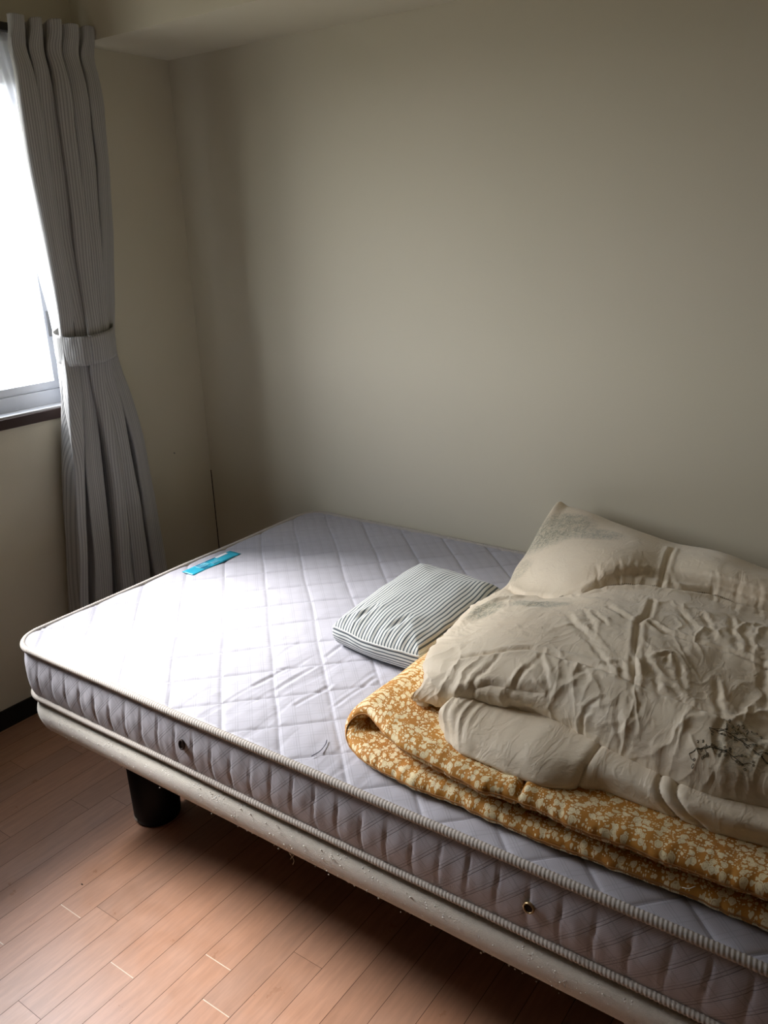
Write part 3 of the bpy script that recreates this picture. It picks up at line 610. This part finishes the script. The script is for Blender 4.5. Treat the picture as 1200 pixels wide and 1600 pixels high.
edge_h = np.sqrt(np.clip(1 - (1 - np.clip(Yd / r_e, 0, 1)) ** 2, 0, 1))
puck = 1 + .10 * ridged(SS * 38, Yd * 6, 3) * np.exp(-Yd / .05) + .08 * gn(SS * 9, Yd * 9, 4)
H_ = hh[:, None] * edge_h * puck
slitm = np.exp(-((SS - (sl + PI * rad + 1.900 - XL) - (Yd - .05) * .0 + .12 * (Yd - .03)) / .0045) ** 2) * smooth01((.13 - Yd) / .05)
H_ -= .010 * slitm * edge_h; H_ += .004 * np.exp(-((np.abs(SS - (sl + PI * rad + 1.900 - XL) + .12 * (Yd - .03)) - .014) / .012) ** 2) * edge_h * smooth01((.14 - Yd) / .06)
for sgn in (1, -1):
    Hs = H_ * sgn
    Xf = cx_[:, None] + nxs[:, None] * Hs; Zf = cz_[:, None] + nzs[:, None] * Hs; Yf = yf[:, None] + Yd
    sag = .004 * gn(Xf * 5, Yf * 5, 9) * topw[:, None]; Zf = np.maximum(Zf + sag, .5478)
    sides.append(np.stack([Xf, Yf, Zf], 2))
outer, inner = sides
full = np.concatenate([inner[:, ::-1], outer[:, 1:]], 1)
UV = np.zeros(full.shape[:2] + (2,)); UV[..., 0] = SS[:, :1] * .97
du_ = np.concatenate([-(Yd[:, ::-1]), Yd[:, 1:]], 1); UV[..., 1] = du_ + .7
kid(np_mesh('futon_cover', full, uv=UV, mat=M_FLORAL), fut)
# edge seam where the cover is sewn along the front
bm = bmesh.new(); i0 = int(ns * .04)
tube(bm, [(cx_[i], yf[i] - .0005, cz_[i]) for i in range(i0, ns - 4, 2)], .0014, 6)
sm_ = kid(bmo('edge_seam', bm, Mat('ochre_seam', (.36, .17, .05), .8).m), fut)
t_ = MISC['thread']; bm = bmesh.new(); tube(bm, cr([(t_[0] - .010, t_[1] - .012, t_[2] + .006), (t_[0], t_[1] - .016, t_[2] + .012), (t_[0] + .008, t_[1] - .012, t_[2] + .017)], 10), .0007, 6)
kid(bmo('loose_thread', bm, M_THREAD), fut)

# ---------------------------------------------------------------- striped pillow
pil = thing('striped_pillow', 'small boxed pillow with narrow dark and off-white stripes, tucked beside the duvet', 'pillow'); pil.location = (1.34, -.58, .548)
bpy.context.view_layer.update()
FL_, FR_, BR_, BL_ = [np.array(v) for v in ((1.236, -.782), (1.492, -.800), (1.468, -.372), (1.192, -.345))]
def pil_xy(u, v):
    u = u[..., None]; v = v[..., None]
    e_ = .010 * np.sin(PI * u) * (2 * v - 1); e2 = .012 * np.sin(PI * v) * (2 * u - 1)
    b_ = (FL_ * (1 - u) + FR_ * u) * (1 - v) + (BL_ * (1 - u) + BR_ * u) * v
    return b_ + np.concatenate([e2, e_], -1)
nu_, nv_ = 150, 200
# rows wrap round the body: top grid, gusset ring, bottom grid
U_, V_ = np.meshgrid(np.linspace(0, 1, nu_), np.linspace(0, 1, nv_))
def rc(U_, V_, k=.03):   # round the corners a little
    return U_, V_
XY = pil_xy(U_, V_)
ed = np.minimum(np.minimum(U_, 1 - U_) * .28, np.minimum(V_, 1 - V_) * .42)
puff = .35 * np.sqrt(1 - (1 - np.clip(ed / .035, 0, 1)) ** 2) + .65 * (1 - (1 - np.clip(ed / .14, 0, 1)) ** 2)
gz = .598 - .010 * V_ ; 
Zt = gz + .040 * puff + .0035 * gn(U_ * 5, V_ * 6, 2)
pk = np.exp(-V_ / .13) * (1 - np.exp(-V_ / .012)); Zt += pk * .0045 * gn(U_ * 17 + V_ * 2, V_ * 3, 3)
for (a_, b_, dp) in (([(1.290, -.760), (1.300, -.690)], None, .010), ([(1.385, -.765), (1.402, -.700)], None, .008), ([(1.255, -.74), (1.262, -.69)], None, .004)):
    dd_, tt_, sd_ = pdist(XY[..., 0], XY[..., 1], a_); w_ = .0075; dp = dp * .36; Zt += -dp * np.exp(-(dd_ / w_) ** 2) * np.sin(PI * np.clip(tt_, .02, .98)) ** .5 + dp * .5 * np.exp(-((dd_ - .013) / .008) ** 2)
bm = bmesh.new(); uvt = np.stack([U_ * .28 + .0, V_ * .42], 2)
UVt = uvt
loop = [(0, i) for i in range(nu_)] + [(j, nu_ - 1) for j in range(1, nv_)] + [(nv_ - 1, i) for i in range(nu_ - 2, -1, -1)] + [(j, 0) for j in range(nv_ - 2, 0, -1)]
Lp = np.array([[*XY[j, i], Zt[j, i]] for j, i in loop]); cen = np.array([1.35, -.575]); 
nl_ = Lp[:, :2] - cen; nl_ /= np.linalg.norm(nl_, axis=1, keepdims=True)
seg = np.linalg.norm(np.roll(Lp, -1, 0) - Lp, axis=1); al = np.concatenate([[0], np.cumsum(seg)[:-1]])
R7 = []
for t in np.linspace(0, 1, 9):
    q = Lp.copy(); q[:, 2] = Lp[:, 2] * (1 - t) + .5535 * t
    q[:, :2] += nl_ * (.006 * math.sin(PI * t) - .010 * t)[..., None] if False else nl_ * (.007 * math.sin(PI * t) - .008 * t)
    q[:, 2] += .0018 * math.sin(PI * t) * gn(al * 30, 0 * al + t, 3); q[:, :2] += nl_ * (.003 * math.sin(PI * t) * gn(al * 22, 0 * al, 4))[:, None]
    R7.append(q)
R7 = np.array(R7); UVg = np.zeros(R7.shape[:2] + (2,)); UVg[..., 0] = (np.linspace(0, 1, 9) * .052)[:, None] + .004; UVg[..., 1] = al[None, :]
grid_mesh(bm, np.concatenate([XY, Zt[..., None]], 2), uv=UVt)
bmo_top = bmo('pillow_top', bm, M_STRIPE, recalc=True); kid(bmo_top, pil)
bm = bmesh.new(); V = grid_mesh(bm, R7, closeu=True, uv=UVg); bm.faces.new(V[-1]); kid(bmo('gusset', bm, M_STRIPE), pil)
bm = bmesh.new(); ring = Lp[::2] + np.array([0, 0, .0005]); ring[:, :2] += nl_[::2] * .001
S = 8; tube(bm, [tuple(p) for p in ring] + [tuple(ring[0])], .0019, S); kid(bmo('piping', bm, M_CORD), pil)

# ---------------------------------------------------------------- duvet
duv = thing('duvet', 'bulky crumpled beige duvet with faded grey-green plant print, heaped on the futon', 'duvet'); duv.location = (1.95, -.6, .56)
bpy.context.view_layer.update()
N = np.array(UPPER)                                # rows front..back, columns left..right
# skirts so that the heap rests on what carries it
front = N[0].copy(); front[:, 1] += .035; front[:, 2] -= .012
back = N[-1].copy(); back[:, 1] = -.040; back[:, 2] = np.minimum(back[:, 2] - .10, .60)
back2 = back.copy(); back2[:, 1] = -.07; back2[:, 2] = .556
NN = np.concatenate([front[None], N, back[None], back2[None]])
left = NN[:, 0].copy(); left[:, 0] += .012
left[:, 2] = np.where(left[:, 1] < -.60, .634, .562); left[0] = NN[0, 0] + np.array([.03, .0, -.004])
right = NN[:, -1].copy(); right[:, 0] = np.minimum(right[:, 0] + .04, 2.45); right[:, 2] = .64
NN = np.concatenate([left[:, None], NN, right[:, None]], 1)
nv_, nu_ = 460, 560
S_ = cr(NN, nv_); S_ = np.swapaxes(cr(np.swapaxes(S_, 0, 1), nu_), 0, 1)
X, Y = S_[..., 0].copy(), S_[..., 1].copy(); Nn = normals(S_)
if Nn[nv_ // 2, nu_ // 2, 2] < 0: Nn = -Nn
SU = np.concatenate([np.zeros((nv_, 1)), np.cumsum(np.linalg.norm(np.diff(S_, axis=1), axis=2), 1)], 1); SU -= SU[:, nu_ // 2:nu_ // 2 + 1]
SV = np.concatenate([np.zeros((1, nu_)), np.cumsum(np.linalg.norm(np.diff(S_, axis=0), axis=2), 0)], 0)
disp = np.zeros(X.shape)
vv = np.linspace(0, 1, nv_)[:, None] * np.ones((1, nu_)); uu = np.linspace(0, 1, nu_)[None, :] * np.ones((nv_, 1))
def seamline(pts, depth, w_, puff=.006):
    global disp
    d_, t_, s__ = pdist(X, Y, pts); fade = smooth01(t_ / .08 + .3) * smooth01((1 - t_) / .08 + .3)
    disp += fade * (-depth * np.exp(-d_ / w_) + puff * np.exp(-((d_ - w_ * 3.2) / (w_ * 1.8)) ** 2)); return d_, t_
SB = [p[:2] for p in SEAM_BACK]
db, tb = seamline(SB, .012, .006, .004)
for k_, dp in (('mid', .006), ('vert', .005), ('lump', .005), ('front', .0055), ('hem', .004)): seamline(SEAMS[k_], dp, .0034, .0022)
# gathers running away from the seams
gx = gn(SU * 30 + .8 * gn(SU * 9, SV * 9, 77), SV * 5, 3); pleat = np.exp(-db / .05) * (1 - np.exp(-db / .008)); disp += .0026 * pleat * gx * np.where(Y > -.46, .35, 1.)
dm, tm, _ = pdist(X, Y, SEAMS['mid']); disp += .0030 * np.exp(-dm / .045) * (1 - np.exp(-dm / .006)) * gn(SU * 38, SV * 6, 8)
df, tf_, _ = pdist(X, Y, SEAMS['front']); disp += (.0008 + .0014 * smooth01((X - 1.85) / .1)) * np.exp(-df / .05) * (1 - np.exp(-df / .006)) * gn(SU * 40 + SV * 18, SV * 9, 12)
dv, tv, _ = pdist(X, Y, SEAMS['vert']); disp += .0025 * np.exp(-dv / .045) * (1 - np.exp(-dv / .006)) * gn(SU * 8, SV * 36, 14)
frontm = smooth01((-.50 - Y) / .08)
# long folds: warped, stretched ridges
wx = SU + .03 * gn(SU * 9, SV * 9, 21) + .006 * gn(SU * 30, SV * 30, 23); wy = SV + .03 * gn(SU * 9, SV * 9, 22) + .006 * gn(SU * 30, SV * 30, 24)
for ang, fr_, an, am, sd, ex in ((58, 13, .22, .0040, 31, 4.), (28, 18, .25, .0034, 32, 4.), (100, 22, .25, .0026, 33, 3.5), (140, 34, .35, .0017, 34, 2.6), (45, 52, .35, .0011, 35, 2.), (5, 70, .4, .0008, 36, 1.8)):
    c_, s_a = math.cos(math.radians(ang)), math.sin(math.radians(ang)); a_ = (wx * c_ + wy * s_a) * fr_ * an; b_ = (-wx * s_a + wy * c_) * fr_
    rt_ = smooth01((X - 1.80) / .12); rg = np.clip(ridged(a_, b_, sd), 0, 1) ** ex * (np.where(ang > 45, .15 + .85 * rt_, 1 - .55 * rt_) if ang < 120 else .7); region = smooth01(gn(SU * 7, SV * 7, sd + 5) * 2.2 + .1)
    disp += am * rg * region * (.06 + .94 * frontm) * (.40 + .60 * smooth01((vv - .12) / .12))
disp += .0014 * gn(SU * 24, SV * 24, 41) * (.25 + .75 * frontm) + .004 * gn(SU * 7, SV * 7, 43)
XW = X + .0055 * gn(SU * 26, SV * 26, 91) + .0022 * gn(SU * 70, SV * 70, 92); YW = Y + .0055 * gn(SU * 26, SV * 26, 93) + .0022 * gn(SU * 70, SV * 70, 94); VAR = .55 + .45 * smooth01(.5 + gn(SU * 22, SV * 22, 95) * 1.3)
for pl_c, sg in CREASES:
    d_, t_, sd_ = pdist(XW, YW, pl_c); L_ = sum(math.dist(a, b) for a, b in zip(pl_c, pl_c[1:])); w_ = .0034 + .014 * min(L_, .16); my_ = np.mean([q[1] for q in pl_c]); bk = .40 if my_ > -.56 else (.8 if my_ > -.90 else .6)
    fade = VAR * bk * np.sin(PI * np.clip(t_, .03, .97)) ** .5
    if sg < 0: disp += fade * (-.0038 * np.exp(-(d_ / w_) ** 2) + .0020 * np.exp(-((d_ - 2.1 * w_) / (1.1 * w_)) ** 2) * (1 + .5 * sd_))
    else: disp += fade * (.0052 * np.exp(-(d_ / w_)) - .0014 * np.exp(-((d_ - 2.3 * w_) / (1.2 * w_)) ** 2))
# turned lip where the front layer laps the back roll
lip = [(1.585, -.80), (1.575, -.69), (1.61, -.60), (1.66, -.57)]
d_, t_, sd_ = pdist(X, Y, lip); disp += .008 * np.exp(-(d_ / .014) ** 2) * np.sin(PI * np.clip(t_, .05, .95)) ** .5
d_, t_, sd_ = pdist(X, Y, [(1.55, -.50), (1.61, -.545), (1.70, -.558)]); disp -= .018 * np.exp(-(d_ / .008) ** 2) * np.sin(PI * np.clip(t_, .05, .95)) ** .5
# gathered hem
hem = np.exp(-((vv - .10) / .055) ** 2); disp += hem * .0018 * ridged(uu * 34, vv * 5, 51) * .7
edge_m = smooth01(vv / .05) * smooth01((1 - vv) / .03) * smooth01(uu / .03) * smooth01((1 - uu) / .02)
T_ = S_ + Nn * (disp * edge_m)[..., None]
T_[..., 2] = np.maximum(T_[..., 2], .556); T_[..., 1] = np.minimum(T_[..., 1], -.006)
bm = bmesh.new(); V = grid_mesh(bm, T_)
# underside
rows, cols = 26, 30
jj = np.linspace(0, nv_ - 1, rows).astype(int); ii = np.linspace(0, nu_ - 1, cols).astype(int)
rim = [V[0][i] for i in range(nu_)] + [V[j][-1] for j in range(1, nv_)] + [V[-1][i] for i in range(nu_ - 2, -1, -1)] + [V[j][0] for j in range(nv_ - 2, 0, -1)]
cen = bm.verts.new((1.965, -.6, .66)); inner_ = []
for v in rim:
    co = v.co.lerp(cen.co, .12); co.z = max(co.z, v.co.z + .0) if v.co.z > .6 else v.co.z + .002; inner_.append(bm.verts.new(co))
for k in range(len(rim)):
    k2 = (k + 1) % len(rim); bm.faces.new((rim[k], inner_[k], inner_[k2], rim[k2])); bm.faces.new((inner_[k], cen, inner_[k2]))
kid(bmo('upper_layer', bm, M_DUVET), duv)
# lower layer bulging out in front
Nl = np.array(LOWER)
fl0 = Nl[0].copy(); fl0[:, 1] += .012; fl0[:, 2] = .623
fl1 = Nl[0].copy(); fl1[:, 1] += .05; fl1[:, 2] = .618
Nl = np.concatenate([fl1[None], fl0[None], Nl]); le = Nl[:, 0].copy(); le[:, 0] += .004; le[:, 2] = .6 * le[:, 2] + .4 * .625; le[:, 1] += .012
ri = Nl[:, -1].copy(); ri[:, 0] = np.minimum(ri[:, 0] + .03, 2.42); ri[:, 2] = .63
Nl = np.concatenate([le[:, None], Nl, ri[:, None]], 1)
S_ = cr(Nl, 170); S_ = np.swapaxes(cr(np.swapaxes(S_, 0, 1), 420), 0, 1); Nn = normals(S_)
if Nn[100, 200, 2] < 0: Nn = -Nn
X, Y, Zq = S_[..., 0], S_[..., 1], S_[..., 2]
disp = .004 * gn(X * 9, Zq * 20, 61) + .0012 * gn(X * 30, Zq * 40, 62)
gl_ = np.exp(-((X - 1.72) / .05) ** 2); disp += .0030 * gl_ * ridged(X * 55 + Zq * 25, Y * 4 + Zq * 6, 63)
for xs_, sl_ in ((1.985, .15), (2.120, -.8), (2.155, -1.1)):
    q_ = np.abs(X - xs_ - sl_ * (Zq - .65)); disp += -.0055 * np.exp(-(q_ / .0024)) + .0014 * np.exp(-((q_ - .013) / .009) ** 2)
vv = np.linspace(0, 1, 170)[:, None]; T_ = S_ + Nn * (disp * smooth01(vv / .15))[..., None]; T_[..., 2] = np.maximum(T_[..., 2], .612)
bm = bmesh.new(); grid_mesh(bm, T_); kid(bmo('lower_layer', bm, M_DUVET), duv)
# sewn seam cord on the back roll, resting in its groove
import mathutils
from mathutils.bvhtree import BVHTree
up = [o for o in bpy.data.objects if o.name.startswith('upper_layer')][0]
dg = bpy.context.evaluated_depsgraph_get(); bpy.context.view_layer.update()
bvh = BVHTree.FromPolygons([v.co[:] for v in up.data.vertices], [p.vertices[:] for p in up.data.polygons])
def drop(x, y, lift=0.):
    h_ = bvh.ray_cast(Vector((x, y, 1.2)), Vector((0, 0, -1))); return (x, y, (h_[0].z if h_[0] else .7) + lift)
sb = cr(np.array([p[:2] for p in SEAM_BACK]), 150)
bm = bmesh.new(); tube(bm, [drop(x, y, .0004) for x, y in sb], .0016, 6); sc_ = bmo('sewn_seam', bm, M_SEAM); kid(sc_, duv)
bm = bmesh.new()
for i in range(2, 148): 
    x, y = sb[i]; x2, y2 = sb[i + 1]; tube(bm, [drop(x - .0005, y + .0035, .0006), drop(x, y, .0024), drop(x + .0005, y - .0035, .0006)], .0005, 4)
ss_ = bmo('stitches', bm, Mat('dark_stitch', (.16, .12, .08), .8).m); kid(ss_, duv)
# inked twigs and handwriting-like scrawl at the lower right
random.seed(5); bm = bmesh.new()
def ink(pts, r_=.0008):
    pts = cr(np.array(pts, float), max(6, len(pts) * 3)); P3 = [drop(x, y, .0004) for x, y in pts]
    tube(bm, P3, r_, 5)
for (x0_, y0_, x1_, n_) in ((2.163, -.955, 2.225, 9), (2.170, -.968, 2.205, 5), (2.140, -1.012, 2.195, 8)):
    for k in range(n_):
        bx = x0_ + (x1_ - x0_) * k / n_; by = y0_ + .0025 * math.sin(k * 2.1); a = random.uniform(.0012, .0028)
        ink([(bx, by), (bx + a * .6, by + a), (bx + a * 1.3, by + a * .2), (bx + a * .7, by - a), (bx + a * 1.6, by - a * .6)], .0003)
for br in [[(2.135, -1.030), (2.155, -1.018), (2.18, -1.012), (2.21, -1.02)], [(2.15, -.985), (2.175, -.980), (2.205, -.985), (2.24, -1.00)]]:
    ink(br, .0005)
    P_ = cr(np.array(br, float), 14)
    for k, (x, y) in enumerate(P_):
        s_b = 1 if k % 2 else -1; a = random.uniform(.006, .012); ink([(x, y), (x + a * .5, y + s_b * a * .5), (x + a, y + s_b * a * .55)], .0003)
        for q in range(2):
            rx_, ry_ = x + a + random.uniform(-.004, .004), y + s_b * a * .6 + random.uniform(-.004, .004); b_ = .0016
            ink([(rx_, ry_), (rx_ + b_, ry_ + b_), (rx_ + b_ * 2, ry_), (rx_ + b_, ry_ - b_), (rx_, ry_)], .00028)
pr = kid(bmo('printed_twigs', bm, M_INK), duv); tag(pr, 'dark printed twigs and scrawled lettering')

# ---------------------------------------------------------------- curtain
cur = thing('curtain', 'long grey finely striped curtain gathered to the right of the window', 'curtain'); cur.location = (.1, -.52, 2.06)
bpy.context.view_layer.update()
NP_, NZ = 620, 240
ztop, zbot = 2.075, .20
zz = np.concatenate([np.linspace(ztop, 1.9, 60), np.linspace(1.895, zbot, NZ - 60)])
CL = sorted(CUR_L, key=lambda q: q[1]); CRr = sorted(CUR_R, key=lambda q: q[1])
zl = [.20] + [q[1] for q in CL]; yl_ = [-.765] + [q[0] for q in CL]; zr_ = [.20] + [q[1] for q in CRr]; yr_ = [-.36] + [q[0] for q in CRr]
YL = np.interp(zz, zl, yl_); YR = np.interp(zz, zr_, yr_)
def sm1(a, k=7):
    b = np.pad(a, k, mode='edge'); return np.convolve(b, np.ones(2 * k + 1) / (2 * k + 1), 'valid')
YL, YR = sm1(YL), sm1(YR)
p = np.linspace(0, 1, NP_); NF = 4.5
tie = np.exp(-((zz - 1.19) / .10) ** 2); below = smooth01((1.12 - zz) / .35); head = smooth01((zz - 1.86) / .16)
G = np.zeros((NZ, NP_, 3)); UV = np.zeros((NZ, NP_, 2))
famp = np.interp(p, np.linspace(0, 1, 9), [.9, 1.2, .6, .75, 1.15, .7, 1.2, .9, .8])
for j, z_ in enumerate(zz):
    W_ = YR[j] - YL[j]
    ph = 2 * PI * NF * (p + .018 * math.sin(z_ * 3.1) * np.sin(2 * PI * p) + .012 * gn(p * 6, 0 * p + z_ * 1.3, 3) + .040 * below[j] * np.sin(2 * PI * 1.5 * p + 1.2) + .022 * (1 - below[j]) * np.sin(2 * PI * 1.2 * p + 3.4)) + .3
    A = (.040 * (1 - tie[j]) + .024 * tie[j]) * (1 + .25 * below[j]) * famp * (1 - .25 * head[j])
    sharp = np.tanh(1.6 * np.sin(ph)) / np.tanh(1.6)
    xw = A * (sharp * (1 - head[j]) + head[j] * (np.clip(np.sin(ph), 0, 1) ** .45 * 2 - 1))
    yw = -.017 * np.sin(2 * ph) * (1 - .4 * head[j]) + .006 * gn(p * 14, 0 * p + z_ * 3, 6)
    # pinch pleats under the heading tape
    pin = np.exp(-((z_ - 2.000) / .035) ** 2)
    yw += pin * .010 * np.sin(ph + .5) * -1
    body_ = .030 * np.sin(PI * p) * (tie[j] * 1.0 + .35)
    y_ = YL[j] + .010 + (W_ - .020) * p + yw; x_ = .086 + xw * (1 - .2 * pin) + body_ + .004 * gn(p * 9, 0 * p + z_ * 6, 5)
    y_ = np.clip(y_, YL[j] - .002, YR[j] + .002)
    G[j] = np.stack([x_, y_, np.full(NP_, z_) + .004 * np.sin(ph) * head[j] + .008 * smooth01((z_ - 2.03) / .04) * gn(p * 9, 0 * p, 9)], 1); UV[j, :, 0] = p * 1.15; UV[j, :, 1] = z_
o = np_mesh('curtain_panel', G, uv=UV, mat=M_CURT); kid(o, cur)
sd = o.modifiers.new('thick', 'SOLIDIFY'); sd.thickness = .0018
# tie-back
tie_o = thing('curtain_tieback', 'grey striped cloth band holding the gathered curtain at mid height', 'tieback'); tie_o.location = (.1, -.54, 1.2); bpy.context.view_layer.update()
n = 140; th = np.linspace(0, 2 * PI, n, endpoint=False); Gt = np.zeros((9, n, 3)); UV = np.zeros((9, n, 2))
for j, t in enumerate(np.linspace(0, 1, 9)):
    hgt = .088 * (1 - t); rr_ = 1 + .02 * math.sin(PI * t)
    yy_ = -.546 + .0985 * np.cos(th) * rr_; xx_ = .093 + .073 * np.sin(th) * rr_
    zt_ = 1.143 + hgt + .010 * np.cos(th) - .016 * np.clip(np.sin(th), 0, 1) + .008 * np.clip(-np.sin(th), 0, 1) + .002 * gn(th * 3, 0 * th, 2)
    Gt[j] = np.stack([xx_ + .0025 * gn(th * 4, 0 * th + t * 2, 4), yy_, zt_], 1); UV[j, :, 0] = th * .1; UV[j, :, 1] = hgt
b_ = np_mesh('band', Gt, closeu=True, uv=UV, mat=M_CURT); kid(b_, tie_o); sd = b_.modifiers.new('thick', 'SOLIDIFY'); sd.thickness = .003
bm = bmesh.new(); k0 = int(n * .30)
tube(bm, [tuple(Gt[j, k0] + np.array([.002, 0, 0])) for j in range(9)], .0016, 6); kid(bmo('band_seam', bm, M_CURT), tie_o)
bm = bmesh.new(); lathe(bm, [(.0001, 0), (.009, 0), (.009, .003), (.003, .004), (.003, .02), (.0001, .02)], (0, 0), 16)
hk = bmo('wall_hook', bm, M_BRASS); hk.matrix_world = Matrix.Translation((0, -.45, 1.27)) @ Matrix.Rotation(PI / 2, 4, 'Y'); bpy.context.view_layer.update(); kid(hk, tie_o)
# lace curtain behind it
lace_y = [q[0] for q in SHEER_L]; lace_z = [q[1] for q in SHEER_L]
zz2 = np.linspace(2.05, .99, 110); YL2 = np.interp(zz2, [.95, 1.1] + lace_z[::-1], [-.60, -.595] + lace_y[::-1]) - .012 ; YL2 = sm1(YL2, 4)
p = np.linspace(0, 1, 120); G = np.zeros((110, 120, 3))
for j, z_ in enumerate(zz2):
    y1_ = -.46; y_ = YL2[j] + (y1_ - YL2[j]) * p; G[j] = np.stack([.011 + .005 * np.sin(p * 2 * PI * 9 + z_), y_, np.full(120, z_)], 1)
lc = np_mesh('lace_curtain', G, mat=M_LACE); tag(lc, 'sheer white net curtain showing as a pale strip behind the grey curtain', 'curtain')
# curtain rail
rl = thing('curtain_rail', 'dark curtain rail on the wall above the window', 'curtain rail'); rl.location = (.05, -1.4, 2.06); bpy.context.view_layer.update()
o = boxes('track', [((.012, -2.05, 2.050), (.034, -.372, 2.072))], M_RAIL, bevel=.003); kid(o, rl)
for y in (-.37, -2.06):
    o = boxes('end_cap', [((.010, y - .008, 2.046), (.037, y + .008, 2.076))], M_RAIL, bevel=.003); kid(o, rl)
for y in (-.42, -1.2, -2.0):
    o = boxes('bracket', [((0, y - .012, 2.055), (.013, y + .012, 2.085))], M_RAIL, bevel=.002); kid(o, rl)
for k in range(7):
    y = -.395 - .040 * k; bm = bmesh.new(); tube(bm, [(.023, y, 2.051), (.026, y, 2.042), (.032, y, 2.036), (.036, y, 2.044)], .0013, 6); o = bmo('glider', bm, M_GREY); kid(o, rl)
